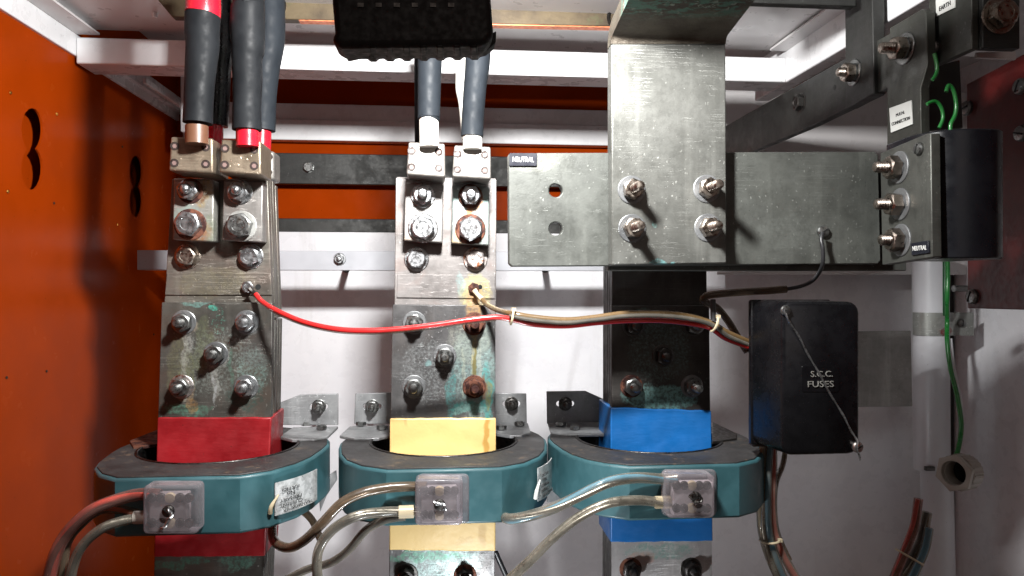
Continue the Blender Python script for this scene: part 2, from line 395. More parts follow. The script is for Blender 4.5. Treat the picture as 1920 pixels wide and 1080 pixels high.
BAR2M = busbar('yellow_phase_bar_metal', (.105, .102, .104), (.185, .182, .182), [(800, 700, .71, 90, 100, (.34, .36, .36), .7, 420, .78), (905, 690, .71, 36, 120, (.42, .50, .48), .75, 420, .60),
    (892, 700, .71, 62, 150, (.30, .42, .40), .8, 90, .38), (880, 640, .71, 60, 70, (.34, .35, .30), .6, 120, .45),
    (845, 740, .71, 16, 80, (.12, .34, .33), .8, 120, .5), (915, 740, .71, 18, 90, (.10, .42, .40), .85, 260, .45),
    (888, 590, .71, 26, 40, (.42, .26, .11), .85, 120, .4), (890, 650, .71, 9, 90, (.45, .40, .2), .75, 260, .42),
    (893, 690, .71, 5, 60, OLIV, .9, 260, None), (918, 745, .71, 8, 50, (.34, .30, .09), .8, 260, .4), (910, 725, .71, 7, 28, RUSTC, .8, 260, None),
    (889, 725, .71, 22, 26, RUSTD, .8, 260, .35), (890, 608, .71, 24, 24, RUSTC, .8, 260, .35),
    (880, 765, .71, 55, 22, (.10, .36, .33), .9, 260, .45), (868, 700, .71, 5, 70, (.42, .46, .38), .8, 260, .35), (902, 680, .71, 6, 70, (.44, .48, .42), .7, 260, .38), (880, 770, .71, 50, 16, (.30, .50, .46), .8, 260, .42), (803, 683, .71, 8, 9, (.24, .38, .38), .8, 260, None),
    (830, 1060, .71, 110, 60, (.30, .40, .38), .8, 120, .4), (800, 1045, .71, 120, 12, (.10, .30, .20), .7, 260, .5)], rough=.38, metal=.45, pink=(.135, .118, .11))
BAR2U = busbar('yellow_phase_upper_metal', (.26, .24, .23), (.37, .345, .335), [
    (890, 548, .72, 42, 50, (.50, .44, .22), .95, 120, .30), (890, 556, .72, 20, 34, (.50, .25, .12), .7, 120, .4),
    (862, 530, .72, 12, 30, (.25, .38, .37), .7, 260, .42), (865, 470, .72, 40, 22, (.28, .25, .25), .6, 120, .5)],
    rough=.38, metal=.45, pink=(.32, .24, .215), speck=.35)
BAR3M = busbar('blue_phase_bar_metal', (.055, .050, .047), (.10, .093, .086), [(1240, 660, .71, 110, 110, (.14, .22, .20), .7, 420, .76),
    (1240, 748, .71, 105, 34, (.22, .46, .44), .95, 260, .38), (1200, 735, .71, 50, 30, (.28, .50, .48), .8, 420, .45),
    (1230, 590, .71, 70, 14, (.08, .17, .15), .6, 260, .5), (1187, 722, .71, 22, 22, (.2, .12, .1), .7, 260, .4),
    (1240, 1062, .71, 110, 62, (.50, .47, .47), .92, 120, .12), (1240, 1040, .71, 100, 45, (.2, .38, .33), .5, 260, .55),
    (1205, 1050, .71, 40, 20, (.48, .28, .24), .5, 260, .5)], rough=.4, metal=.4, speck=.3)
NEUTM = busbar('neutral_plate_metal', (.105, .11, .10), (.165, .172, .156), [
    (1000, 300, .61, 70, 30, (.24, .24, .21), .5, 120, .4), (1480, 440, .61, 110, 50, (.17, .18, .165), .6, 120, .4)], rough=.46, metal=.4, speck=.5, scratch=.15)
RISERM = busbar('riser_plate_metal', (.16, .162, .148), (.245, .247, .228), [
    (1240, 492, .5955, 30, 9, (.20, .42, .42), .95, 260, .35), (1228, 420, .5955, 10, 10, (.2, .38, .36), .7, 260, .5),
    (1240, 110, .5955, 110, 34, (.11, .108, .10), .6, 120, .45)], rough=.42, metal=.45, speck=.6, scratch=.12)
_t = NT('verdigris_covered_metal')
_b = _t.mix(_t.rng(_t.noise(30, 6), .35, .65), (.06, .048, .036), (.12, .105, .08))
_c = _t.mix(_t.rng(_t.noise(85, 7, .7, _t.mapped((1, 2.5, 1))), .47, .56), _b, (.09, .21, .165))
_c = _t.mix(_t.rng(_t.noise(140, 6, .7), .56, .63), _c, (.26, .31, .27))
_yy = _t.n('ShaderNodeSeparateXYZ'); _t.link(_t.pos(), _yy.inputs[0])
_c = _t.mix(_t.rng(_yy.outputs['Y'], .572, .548), _b, _c)
_t.set(Base_Color=_c, Roughness=.55, Metallic=.35); _t.bump(_t.noise(150, 7, .7), .8, .002); VERDM = _t.m

# ---------------------------------------------------------------- bolts (shared meshes, unit = across flats)
def hex_nut_bm(h=.5, hole=False, z0=0.0, dome=False):
    bm = new_bm(); R = .5/math.cos(math.pi/6)
    rings = []
    lo_ = [( (R if i % 2 == 0 else .5), 2*math.pi*i/12, z0) for i in range(12)]
    hi_ = [( (R if i % 2 == 0 else .5), 2*math.pi*i/12, z0+h-(.085 if i % 2 == 0 else .02)) for i in range(12)]
    top = [(.46, 2*math.pi*i/12, z0+h) for i in range(12)]
    ins = [(.30, 2*math.pi*i/12, z0+h) for i in range(12)]
    dep = [(.27, 2*math.pi*i/12, z0+h-(.03 if not hole else .2)) for i in range(12)]
    for rg in (lo_, hi_, top, ins, dep):
        rings.append([bm.verts.new((r*math.cos(a), r*math.sin(a), z)) for r, a, z in rg])
    for a, b in zip(rings, rings[1:]):
        for i in range(12): bm.faces.new((a[i], a[(i+1) % 12], b[(i+1) % 12], b[i]))
    bm.faces.new(rings[-1]); bm.faces.new(rings[0][::-1])
    bmesh.ops.recalc_face_normals(bm, faces=bm.faces[:]); return bm
def stud_bm(L, r=.28):
    prof = [(r, 0)]; z = .02; n = int(L/.085)
    for i in range(n):
        prof += [(r, z), (r*.86, z+.042)]; z += .085
    prof += [(r*.95, z), (r*.75, z+.07), (r*.3, z+.09), (0, z+.09)]
    return lathe(prof, 14)
def dome_stud_bm(L, r=.28):
    prof = [(r, 0), (r, L*.75)]
    for i in range(1, 6): prof.append((r*math.cos(i*math.pi/10), L*.75 + r*.9*math.sin(i*math.pi/10)))
    prof[-1] = (0, prof[-1][1]); return lathe(prof, 16)
MESH = {}
def M(key, fn, mats):
    if key not in MESH:
        me = mesh_of(fn(), key.split('|')[0], 28); me.materials.append(mats); MESH[key] = me
    return MESH[key]
AX = {'front': (R_(90), 0, 0), 'left': (0, R_(-90), 0), 'down': (R_(180), 0, 0), 'up': (0, 0, 0)}
def sub(name, me, parent, z=0, rotz=0):
    o = bpy.data.objects.new(name, me); COL.objects.link(o); o.parent = parent; o.location = (0, 0, z); o.rotation_euler = (0, 0, rotz); return o
def bolt(parent, pos, af, kind='stud', axis='front', m=None, mw=None, L=1.3, label=None, washer=.72, tilt=0, top=None):
    """bolt in a plate: stud + nut + washer, or head + washer"""
    m = m or DULL; mw = mw or m; rz = random.uniform(0, 1.04); L += random.choice((-.14, 0, .14)) if kind == 'stud' else 0
    if kind == 'stud':
        me = M('bolt|stud%.2f%s' % (L, m.name), lambda: stud_bm(L), m)
    elif kind == 'dome':
        me = M('bolt|dome%.2f%s' % (L, m.name), lambda: dome_stud_bm(L), m)
    else:
        me = M('bolt|head' + m.name, lambda: hex_nut_bm(.42, False, .10), m)
    o = bpy.data.objects.new('bolt', me); COL.objects.link(o); WL[o] = Vector(pos)
    e = Matrix.Rotation(0, 4, 'X'); e = Vector(AX[axis])
    rm = Matrix.Rotation(e.x, 4, 'X') if axis != 'left' else Matrix.Rotation(e.y, 4, 'Y')
    rm = rm @ Matrix.Rotation(rz, 4, 'Z')
    o.rotation_euler = rm.to_euler(); o.scale = (af, af, af)
    if parent is not None: o.parent = parent; o.location = Vector(pos) - WL[parent]
    else: o.location = pos
    if kind in ('stud', 'dome'):
        sub('nut', M('nut|' + m.name, lambda: hex_nut_bm(.5, True, .16), m), o)
        sub('spring_washer', M('spring_washer|' + mw.name, lambda: lathe([(.30, .07), (.50, .07), (.52, .10), (.50, .16), (.30, .16)], 20), mw), o)
    if washer:
        sub('washer', M('washer|%.2f' % washer + mw.name, lambda: lathe([(0, 0), (washer, 0), (washer, .05), (washer-.04, .075), (.3, .075)], 24), mw), o)
    if label: o['label'] = label
    return o
def small_screw(parent, pos, r, axis='front', m=None, slot=True, name='screw'):
    m = m or DULL
    def f():
        bm = lathe([(1, 0), (1, .35), (.85, .6), (.4, .72), (0, .74)], 18); return bm
    me = M('screw|' + m.name, f, m)
    o = bpy.data.objects.new(name, me); COL.objects.link(o); WL[o] = Vector(pos); o.scale = (r, r, r)
    rm = Matrix.Rotation(AX[axis][0], 4, 'X') if axis != 'left' else Matrix.Rotation(AX[axis][1], 4, 'Y')
    o.rotation_euler = rm.to_euler()
    if parent is not None: o.parent = parent; o.location = Vector(pos) - WL[parent]
    else: o.location = pos
    if slot:
        b = new_bm(); box(b, (-.75, -.11, .66), (.75, .11, .78))
        key = 'slotmesh'
        if key not in MESH: me2 = mesh_of(b, 'slot', 0); me2.materials.append(HOLE); MESH[key] = me2
        sub('slot', MESH[key], o, 0, random.uniform(0, 3))
    return o

# ================================================================ THE CABINET (setting)
XL = -.40; YB = 1.17; XR = .80; ZT = .284
# left wall with two knock-out slots
def wl(y, z): return Vector((XL, y, CZ + z))
def fig8(px, y0, y1, wpx):
    h = (y1-y0); out = []
    n = 2; cen = [y0 + h*(k+.5)/n for k in range(n)]; ry = h/n*.56
    right = []; left = []
    for k, c in enumerate(cen):
        for i in range(9):
            a = R_(-62 + 124*i/8) if 0 < k < n-1 else (R_(-90 + 152*i/8) if k == 0 else R_(-62 + 152*i/8))
            right.append((px + wpx*math.cos(a), c + ry*math.sin(a)))
    for (x, y) in right[::-1]: left.append((2*px - x, y))
    return right + left[1:-1]
holes = [[PX(x, y, XL) for x, y in fig8(60, 207, 352, 20)], [PX(x, y, XL) for x, y in fig8(255, 295, 404, 12)]]
struct('left_wall', plate([wl(.30, -.75), wl(YB, -.75), wl(YB, .34), wl(.30, .34)], (-.002, 0, 0), holes), ORANGE)
b = new_bm(); box(b, (XL-.03, .30, CZ-.75), (XL-.017, YB, CZ+.34)); struct('left_wall_liner', b, ORANGE)
b = new_bm(); box(b, (XL-.02, -.55, CZ-.75), (XL, .296, CZ+.5)); struct('left_door_leaf', b, ORANGE)
b = new_bm(); box(b, (XR+.006, -.60, CZ-.75), (XR+.02, .446, CZ+.5)); struct('right_door_leaf', b, ORANGE)
b = new_bm(); box(b, (XL-.02, YB, CZ-.8), (XR+.02, YB+.004, CZ+.36)); struct('back_wall', b, ORANGE)
zt = P(740, 436, 1.15).z
b = new_bm(); box(b, (P(445, 500, 1.15).x, 1.148, CZ-.8), (XR, 1.152, zt)); struct('back_panel', b, WPANEL, .001)
b = new_bm(); box(b, (P(1345, 300, 1.075).x, 1.075, CZ+.02), (XR, 1.08, CZ+.30)); struct('upper_side_panel', b, CEIL, .001)
b = new_bm(); box(b, (XR, .45, CZ-.8), (XR+.004, YB, CZ+.36)); struct('right_wall', b, WPANEL)
# cabinet top
b = new_bm(); box(b, (-.387, .50, CZ+ZT), (XR, .86, CZ+ZT+.003)); struct('ceiling', b, CEIL)
b = new_bm(); box(b, (XL-.02, .50, CZ+.34), (XR, YB, CZ+.344)); struct('roof_sheet', b, CEIL)
# side rail on the left: lip, soffit, inner lip
b = new_bm()
box(b, (XL-.03, .50, CZ+.252), (XL+.004, YB, CZ+.276)); struct('side_rail', b, WHITE, .001)
b = new_bm(); box(b, (XL+.004, .50, CZ+.2755), (-.372, .852, CZ+.278)); struct('side_soffit', b, CEIL, .0005)
b = new_bm(); tube([(-.386, .50, CZ+.280), (-.386, .851, CZ+.280)], .0032, 10, bm=b, step=1); struct('side_bead', b, WHITE)
# frame beam across, and the side rail carried on behind it
z1 = P(300, 72, .85).z; z0 = P(300, 123, .85).z
b = new_bm(); box(b, (XL+.004, .85, z0), (.405, .893, z1-.001)); struct('frame_beam', b, WHITE, .0015)
b = new_bm(); box(b, (XL+.004, .94, CZ+.262), (XL+.012, 1.17, CZ+.283)); struct('rear_side_rail', b, WHITE, .001)
b = new_bm(); box(b, (XL+.035, .95, CZ+.25), (XL+.040, 1.16, CZ+.257)); struct('rear_side_flange', b, WHITE, .001)
b = new_bm(); box(b, (P(338, 200, 1.02).x, 1.02, P(340, 247, 1.02).z), (P(350, 200, 1.02).x, 1.06, CZ+.30)); struct('frame_post', b, WHITE, .0015)
# rear beam, two steps
y_ = 1.150
b = new_bm(); box(b, (P(345, 200, y_).x, y_, P(740, 228, y_).z), (XR, 1.165, P(740, 198, y_).z)); struct('rear_beam', b, WHITE, .001)
b = new_bm(); box(b, (P(345, 200, y_).x, y_-.006, P(740, 267, y_).z), (XR, 1.165, P(740, 229, y_).z)); struct('rear_beam_flange', b, WHITE, .001)
# right end of the opening: side beam returning toward the camera
b = new_bm(); box(b, (.405, .50, z0), (.425, .94, z1+.02)); struct('right_rail', b, WHITE, .0015)
b = new_bm(); box(b, (.385, .50, CZ+ZT-.004), (.405, .85, CZ+ZT-.001)); struct('right_soffit', b, CEIL, .0005)

# stand-off aluminium rail across the back
yr = 1.0
t = thing('mounting_rail', P(600, 485, yr), 'pale grey painted mounting rail running level behind the red and yellow busbars', 'rail')
b = new_bm(); box(b, (P(257, 480, yr).x, yr, P(740, 507, yr).z), (P(1380, 500, yr).x, yr+.003, P(740, 471, yr).z)); part('web', b, RAILGREY, t, .0006)
b = new_bm(); box(b, (P(257, 480, yr).x, yr+.003, P(740, 507, yr).z), (P(1380, 500, yr).x, yr+.03, P(740, 507, yr).z+.003)); part('flange', b, WHITE, t, .0006)
bolt(t, P(637, 486, yr), .0115, 'stud', m=SHINY, L=1.1)
b = new_bm(); tube([P(649, 505, 1.01), P(649, 505, 1.148)], .005, 10, bm=b, step=1); part('standoff', b, DULL, t)
b = new_bm(); tube([P(1022, 505, 1.01), P(1022, 505, 1.148)], .005, 10, bm=b, step=1); part('standoff', b, DULL, t)

# dark flat bars behind the phases
t = thing('rear_flat_bar', P(700, 320, 1.14), 'dark flat bar with one hexagon bolt, upper of two before the orange panel', 'metal bar', 'dark flat bars across the orange panel')
b = new_bm(); box(b, (P(440, 320, 1.14).x, 1.14, P(740, 347, 1.14).z), (P(1200, 320, 1.14).x, 1.152, P(740, 290, 1.14).z)); part('bar', b, DARKMETAL, t, .001)
bolt(t, P(579, 314, 1.14), .0135, 'head', m=DULL, washer=.62)
t = thing('rear_flat_bar', P(700, 422, 1.155), 'narrow dark flat bar just above the white back panel, lower of two', 'metal bar', 'dark flat bars across the orange panel')
b = new_bm(); box(b, (P(440, 320, 1.155).x, 1.155, P(740, 436, 1.155).z), (P(1200, 320, 1.155).x, 1.164, P(740, 411, 1.155).z)); part('bar', b, DARKMETAL, t, .001)

# small screws and holes in the left wall, coated fixing pin under the ceiling
for i, (px, py) in enumerate(((19, 174), (106, 214), (14, 359), (101, 381), (229, 275), (220, 421), (12, 708), (87, 696), (288, 627))):
    s = small_screw(None, PX(px, py, XL+.0002), .0016 if i < 2 or i == 2 else .0013, 'up', HOLE if i > 2 and i != 5 else BRASS, slot=False, name='rivet')
    s.rotation_euler = (0, R_(90), 0)
    lab = ['tiny brass rivet near the upper left edge of the orange wall', 'tiny brass rivet right of the upper slot in the orange wall',
           'tiny brass rivet at the left edge below the larger slot', 'small dark rivet on the orange wall below the larger slot',
           'dark rivet high beside the far slot', 'rivet under the reflection beside the far slot', 'dark rivet low at the left edge of the orange wall',
           'dark rivet low on the orange wall, right of its neighbour', 'dark rivet in the shaded orange wall beside the red phase bar'][i]
    tag(s, lab, 'rivet', 'rivets in the orange wall')
b = new_bm(); tube([P(291, 16, .80), P(291, 33, .80)], .0026, 10, bm=b, step=1)
tag(part('fixing_pin', b, WHITE), 'short white painted pin hanging from the cabinet top left of the cables', 'pin')

# ================================================================ WORK LAMP
t = thing('work_lamp', P(772, 40, .30), 'black finned work lamp hanging in front of the cabinet with its back to the viewer', 'work lamp')
bm = pplate([(622, 0), (627, 60), (619, 76), (640, 88), (908, 84), (926, 66), (921, 0), (916, -130), (628, -130)], .30, .018)
part('housing', bm, LAMPBLK, t, .0025, seg=3)
bm = plate([P(x_, y_2, .3205) for x_, y_2 in [(640, 84), (653, 117), (676, 112)] + [q for i in range(7) for q in ((690+31.5*i, 112-i*.6), (694+31.5*i, 117-i*.6), (706+31.5*i, 117-i*.6), (711+31.5*i, 112-i*.6))] + [(912, 105), (927, 92), (928, 70), (912, 80)]], (0, -.009, 0))
part('rear_frame', bm, LAMPBLK, t, .0015)
for i in range(7):
    x = 692 + i*31.5
    bm = plate([P(x, 89, .301), P(x+14, 89, .301), P(x+16, 117-i*.6, .3207), P(x+2, 117-i*.6, .3207)], (0, .0005, .004)); part('fin', bm, LAMPBLK, t, .0006)
for i in range(6):
    c = P(676 + i*34, 9, .2995); b = new_bm(); box(b, c+Vector((-.0012, 0, -.0008)), c+Vector((.0012, .001, .0008))); part('vent', b, DARKSTEEL, t)
ll = thing  # lamp face
bm = new_bm(); box(bm, (LAMP.x-.036, LAMP.y-.03, LAMP.z-.026), (LAMP.x+.036, LAMP.y-.008, LAMP.z+.03)); part('lamp_head', bm, LAMPBLK, t, .003)

# ================================================================ BUSBARS
def bar(name, label, cat, cx, upper, lower, tape, tapem, um, lm, nlam, pitch, extra=()):
    t = thing(name, P(cx, 700, .715), label, cat, 'phase busbars')
    if upper:
        part('front_bar', pplate(upper, .724, .0095), um, t, .0008)
    xs = [p for p in upper]
    for k in range(1, nlam+1):
        y = .724 + k*pitch
        up = [P(x, yy, .724) for x, yy in upper]; up = [Vector((p.x + random.uniform(-.0004, .0006), y, p.z + (random.uniform(-.0015, .0035) if i < 2 else 0))) for i, p in enumerate(up)]
        part('lamination', plate(up, (0, pitch-.0018, 0)), um, t, .0006)
    part('lower_bar', pplate(lower, .7145, .0095), lm, t, .0008)
    for k in range(1, nlam+1):
        y = .724 + k*pitch
        lw = [P(x + (1 if x < 900 and i not in (0,) else 0), max(yy, 600), .724) for i, (x, yy) in enumerate(lower) if yy not in (571, 598)]; lw = [Vector((p.x, y - .0002, p.z)) for p in lw]
        part('lower_lamination', plate(lw, (0, pitch-.0018, 0)), lm, t, .0006)
    def jag(a, b, amp=.9, n=14):
        return [(a[0] + (b[0]-a[0])*i/n, a[1] + (b[1]-a[1])*i/n + (random.uniform(-amp, amp) if 0 < i < n else 0)) for i in range(n+1)]
    part('tape_band', pplate(jag(tape[0], tape[1]) + jag(tape[2], tape[3]), .7125, .0560), tapem, t, .0012, seg=2)
    zlo = P(tape[2][0], tape[2][1], .7125).z; zhi = P(tape[0][0], tape[0][1], .7125).z
    xl = P((tape[0][0]+tape[3][0])/2, 900, .7125).x; xr = P((tape[1][0]+tape[2][0])/2, 900, .7125).x
    return t
r1 = bar('red_phase_busbar', 'left busbar wrapped with red tape, weathered grey metal with green spots', 'busbar', 405,
    [(322, 336), (502, 336), (511, 598), (306, 598)],
    [(303, 567), (511, 567), (508, 783), (493, 1130), (287, 1130), (296, 783)],
    [(295, 783), (509, 783), (497, 1043), (288, 1045)], REDTAPE, BAR1U, BAR1M, 3, .0108)
part('packer_plate', pplate([(313, 512), (507, 512), (510, 553), (309, 553)], .7225, .0015), BAR1U, r1, .0004)
for x, y, mm, mw in ((345, 604, DULL, WASHM), (463, 604, SHINY, WASHM), (405, 663, DULL, WASHM), (341, 725, DULL, RUSTY), (462, 725, SHINY, WASHM)):
    bolt(r1, P(x, y, .7145), .0155, 'stud', m=mm, mw=mw, L=1.35)
for x in (352, 470): bolt(r1, P(x, 481, .724), .0165, 'head', m=SHINY if x > 400 else OLIVE)
bolt(r1, P(466, 538, .7225), .010, 'head', m=SHINY, washer=0)
bm = lathe([(0, 0), (.0026, 0), (.0026, .0003), (0, .0003)], 16); o = part('drilled_hole', bm, HOLE, r1)
o.rotation_euler = (R_(90), 0, 0); o.location = P(484, 538, .7222) - WL[r1]

r2 = bar('yellow_phase_busbar', 'middle busbar wrapped with yellow tape, bright upper end and rust stained right side', 'busbar', 835,
    [(742, 333), (931, 337), (930, 598), (739, 598)],
    [(736, 571), (909, 572), (929, 598), (929, 785), (928, 1130), (729, 1130), (732, 785)],
    [(731, 785), (930, 784), (929, 1034), (730, 1032)], YELTAPE, BAR2U, BAR2M, 3, .0108)
part('packer_plate', pplate([(745, 514), (928, 516), (928, 560), (744, 558)], .7225, .0015), BAR2U, r2, .0004)
for x, y, mm, mw in ((777, 605, DULL, WASHM), (889, 607, RUST, RUST), (834, 667, DULL, WASHM), (776, 725, DULL, WASHM), (889, 725, RUST, RUST), (762, 1078, BLKMETAL, DARKSTEEL), (872, 1080, BLKMETAL, RUST)):
    bolt(r2, P(x, y, .7145), .0155, 'stud', m=mm, mw=mw, L=1.25)
for x in (781, 891): bolt(r2, P(x, 486, .724), .0165, 'head', m=SHINY if x < 800 else RUSTY)
bolt(r2, P(888, 540, .7225), .0095, 'head', m=RUST, washer=0)
bm = lathe([(0, 0), (.0022, 0), (.0022, .0003), (0, .0003)], 16); o = part('drilled_hole', bm, HOLE, r2)
o.rotation_euler = (R_(90), 0, 0); o.location = P(900, 538, .7222) - WL[r2]

r3 = bar('blue_phase_busbar', 'right busbar wrapped with blue tape, nearly black where the neutral plate shades it', 'busbar', 1240,
    [(1148, 470), (1325, 470), (1326, 598), (1147, 598)],
    [(1147, 573), (1330, 573), (1332, 765), (1335, 1130), (1146, 1130), (1147, 765)],
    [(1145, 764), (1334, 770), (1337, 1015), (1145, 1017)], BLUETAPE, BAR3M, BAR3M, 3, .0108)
BAR3F = busbar('bright_foot_metal', (.42, .40, .40), (.58, .56, .55), [(1240, 1035, .71, 110, 26, (.2, .38, .33), .7, 260, .5), (1205, 1050, .71, 40, 22, (.55, .33, .28), .7, 260, .45),
    (1187, 1070, .71, 26, 26, (.2, .08, .05), .7, 260, .4)], rough=.42, metal=.35, speck=.2, k=.8)
part('foot_plate', pplate([(1146.5, 1012), (1334.5, 1012), (1336, 1130), (1147, 1130)], .7138, .0007), BAR3F, r3)
for x, y, mm, mw in ((1188, 610, BLKMETAL, DARKSTEEL), (1300, 609, DULL, DARKSTEEL), (1243, 667, BLKMETAL, DARKSTEEL), (1184, 724, DULL, RUST), (1297, 724, DULL, WASHM), (1182, 1066, BLKMETAL, RUST), (1295, 1066, BLKMETAL, DARKSTEEL)):
    bolt(r3, P(x, y, .7145), .0155, 'stud', m=mm, mw=mw, L=1.25)

# ================================================================ CABLE LUGS AND CABLES
def setscrew(parent, pos, r):
    def ringf():
        bm = new_bm(); n = 24; out = []; ii = []; dd = []
        for i in range(n):
            a = 2*math.pi*i/n; k = .5/math.cos((a % (math.pi/3)) - math.pi/6)
            out.append(bm.verts.new((math.cos(a), math.sin(a), .12))); ii.append(bm.verts.new((k*math.cos(a), k*math.sin(a), .12)))
            dd.append(bm.verts.new((k*math.cos(a), k*math.sin(a), -.5)))
        lo_ = [bm.verts.new((v.co.x*1.0, v.co.y*1.0, -.1)) for v in out]
        for i in range(n):
            j = (i+1) % n
            bm.faces.new((lo_[i], lo_[j], out[j], out[i])); bm.faces.new((out[i], out[j], ii[j], ii[i])); bm.faces.new((ii[i], ii[j], dd[j], dd[i]))
        bmesh.ops.recalc_face_normals(bm, faces=bm.faces[:]); return bm
    o = bpy.data.objects.new('set_screw', M('set_screw', ringf, SOCK)); COL.objects.link(o); o.parent = parent
    o.location = Vector(pos) - WL[parent]; o.rotation_euler = (R_(90), 0, 0); o.scale = (r, r, r)
    sub('hex_socket', M('hex_socket', lambda: lathe([(0, .02), (.62, .02), (.62, .05), (0, .05)], 16), SOCKIN), o)
    return o
def lug(label, blk, tongue, bolts, mb, mt, Yb=.672, screws=True, back=False):
    x0, y0, x1, y1 = blk; t = thing('cable_lug', P((x0+x1)/2, y1, Yb), label, 'cable lug', 'cable lugs on the busbars')
    dep = .040
    part('clamp_block', pplate([(x0+3, y0), (x1-1, y0+3), (x1, y1+3), (x0-1, y1-2)], Yb, dep), mb, t, .0018, seg=3)
    if tongue:
        a, b_, c, d = tongue; part('tongue', pplate([(a+3, b_), (c+1, b_+3), (c, d+4), (a, d)], .7055, .018), mt, t, .0012)
    if screws:
        w_ = x1-x0; h = y1-y0
        for fx, fy in ((.13, .27), (.83, .30), (.12, .75), (.83, .78)): setscrew(t, P(x0+w_*fx, y0+h*fy, Yb), .0037)
    for (x, y, k, mm, mw, af) in bolts: bolt(t, P(x, y, .7055), af, k, m=mm, mw=mw, L=1.15, washer=.70)
    return t
STL = {}
def tongue_mat(name, base_d, base_l, stains, **k): return busbar(name, base_d, base_l, stains, **k)
TG1 = tongue_mat('stained_tongue_metal', (.30, .29, .26), (.48, .47, .43), [(372, 345, .7, 30, 60, (.42, .30, .12), .8, 120, .35), (362, 435, .7, 42, 36, (.40, .17, .06), .85, 120, .35),
    (345, 400, .7, 34, 26, (.30, .42, .38), .7, 120, .4), (390, 430, .7, 12, 50, (.22, .26, .17), .6, 120, .4), (366, 360, .7, 26, 28, (.14, .05, .03), .8, 260, .3)], rough=.4, metal=.45)
TG2 = tongue_mat('clean_tongue_metal', (.30, .28, .265), (.40, .38, .36), [], rough=.36, metal=.55, pink=(.38, .29, .25), speck=.2)
TG3 = tongue_mat('bright_tongue_metal', (.33, .315, .30), (.44, .425, .41), [(770, 450, .7, 30, 22, (.45, .33, .22), .5, 120, .4)], rough=.35, metal=.4, speck=.2)
TG4 = tongue_mat('rust_run_tongue_metal', (.25, .28, .265), (.37, .41, .39), [(884, 372, .7, 28, 34, (.40, .16, .05), .9, 260, .30), (883, 395, .7, 6, 30, (.48, .22, .08), .9, 260, None),
    (882, 430, .7, 40, 34, (.45, .22, .09), .95, 120, .30), (858, 440, .7, 18, 26, (.48, .32, .16), .8, 120, .35), (882, 428, .7, 24, 25, (.07, .02, .015), .9, 260, .25),
    (908, 400, .7, 12, 60, (.22, .36, .33), .7, 120, .4), (855, 380, .7, 12, 40, (.22, .34, .31), .6, 120, .4)], rough=.45, metal=.35)
lug('brassy clamp lug with rust ringed bolts, leftmost on the red taped busbar', (317, 256, 400, 322), (323, 334, 400, 449),
    [(357, 358, 'dome', SHINY, RUST, .0165), (357, 421, 'head', SHINY, RUST, .0205)], LUGA, TG1)
lug('clamp lug with clean grey tongue, right hand one in front of the red taped busbar', (412, 261, 490, 325), (416, 338, 492, 450),
    [(450, 360, 'dome', SHINY, SHINY, .0165), (452, 424, 'head', DULL, ZINC, .0205)], LUGA, TG2)
lug('bright silver clamp lug with clean bolts, left one on the yellow taped busbar', (763, 266, 835, 329), (757, 342, 830, 451),
    [(793, 367, 'stud', SHINY, SHINY, .0165), (793, 428, 'head', SHINY, SHINY, .0200)], LUGB, TG3)
lug('silver clamp lug with rust running between its bolts, right one on the yellow taped busbar', (849, 272, 921, 333), (846, 347, 917, 456),
    [(882, 368, 'stud', SHINY, RUST, .0165), (882, 430, 'head', SHINY, RUST, .0205)], LUGB, TG4)
# lugs on the back of the red busbar
for lab, x0, x1, Y in (('clamp lug half hidden behind the right edge of the red taped busbar', 498, 514, .79),):
    t = thing('cable_lug', P(x0, 330, Y), lab, 'cable lug', 'cable lugs on the busbars')
    part('clamp_block', pplate([(455, 281), (x1, 283), (x1, 337), (455, 337)], Y, .03), LUGB, t, .0025)
    setscrew(t, P(506, 294, Y), .003); setscrew(t, P(505, 323, Y), .003)
t = thing('cable_lug', P(405, 270, .735), 'brown shaded clamp lug between and behind the two front lugs of the red phase', 'cable lug', 'cable lugs on the busbars')
part('clamp_block', pplate([(370, 262), (412, 264), (412, 332), (370, 332)], .735, .03), LUGA, t, .0015)

def vcable(label, pts, r, sleeve, segs, Y, group='power cables on the busbars'):
    """pts: (px, py, radius factor) from top to bottom; segs: list of (name, material, i0, i1, radius scale)"""
    t = thing('power_cable', P(pts[-1][0], pts[-1][1], Y), label, 'power cable', group)
    for nm, mm, i0, i1, rs in segs:
        q = pts[i0:i1+1]
        part(nm, tube([P(x, y, Y) for x, y, _ in q], r, 24, [f*rs for _, _, f in q], step=8), mm, t, smooth=50)
    return t
k = .66
vcable('thick black sleeved cable with red tape at top and brown stub, leftmost of the cables',
    [(381, -60, 1.0), (381, 15, 1.05), (380, 28, 1.04), (379, 60, 1.02), (380, 85, .98), (377, 120, .93), (374, 160, .88), (372, 200, .86), (371, 231, .88), (369, 236, .68), (369, 270, .68)], .0138,
    None, [('red_tape', REDPVC, 0, 2, 1), ('sleeve', BLACKSLEEVE, 2, 8, 1.01), ('conductor_stub', paint('brown_stub', (.11, .05, .028), .35, .2, .2), 9, 10, 1)], .664)
vcable('black sleeved cable with red end, second from left in front of the red phase',
    [(466, -60, .95), (466, 8, .96), (465, 14, 1.03), (464, 50, 1.06), (465, 88, 1.02), (463, 110, .93), (464, 150, .90), (463, 200, .86), (463, 244, .90), (464, 240, .70), (464, 275, .70)], .0138,
    None, [('cable_jacket', BLACKSLEEVE, 0, 2, 1), ('sleeve', BLACKSLEEVE, 2, 8, 1.0), ('red_insulation', REDPVC, 9, 10, 1)], .668)
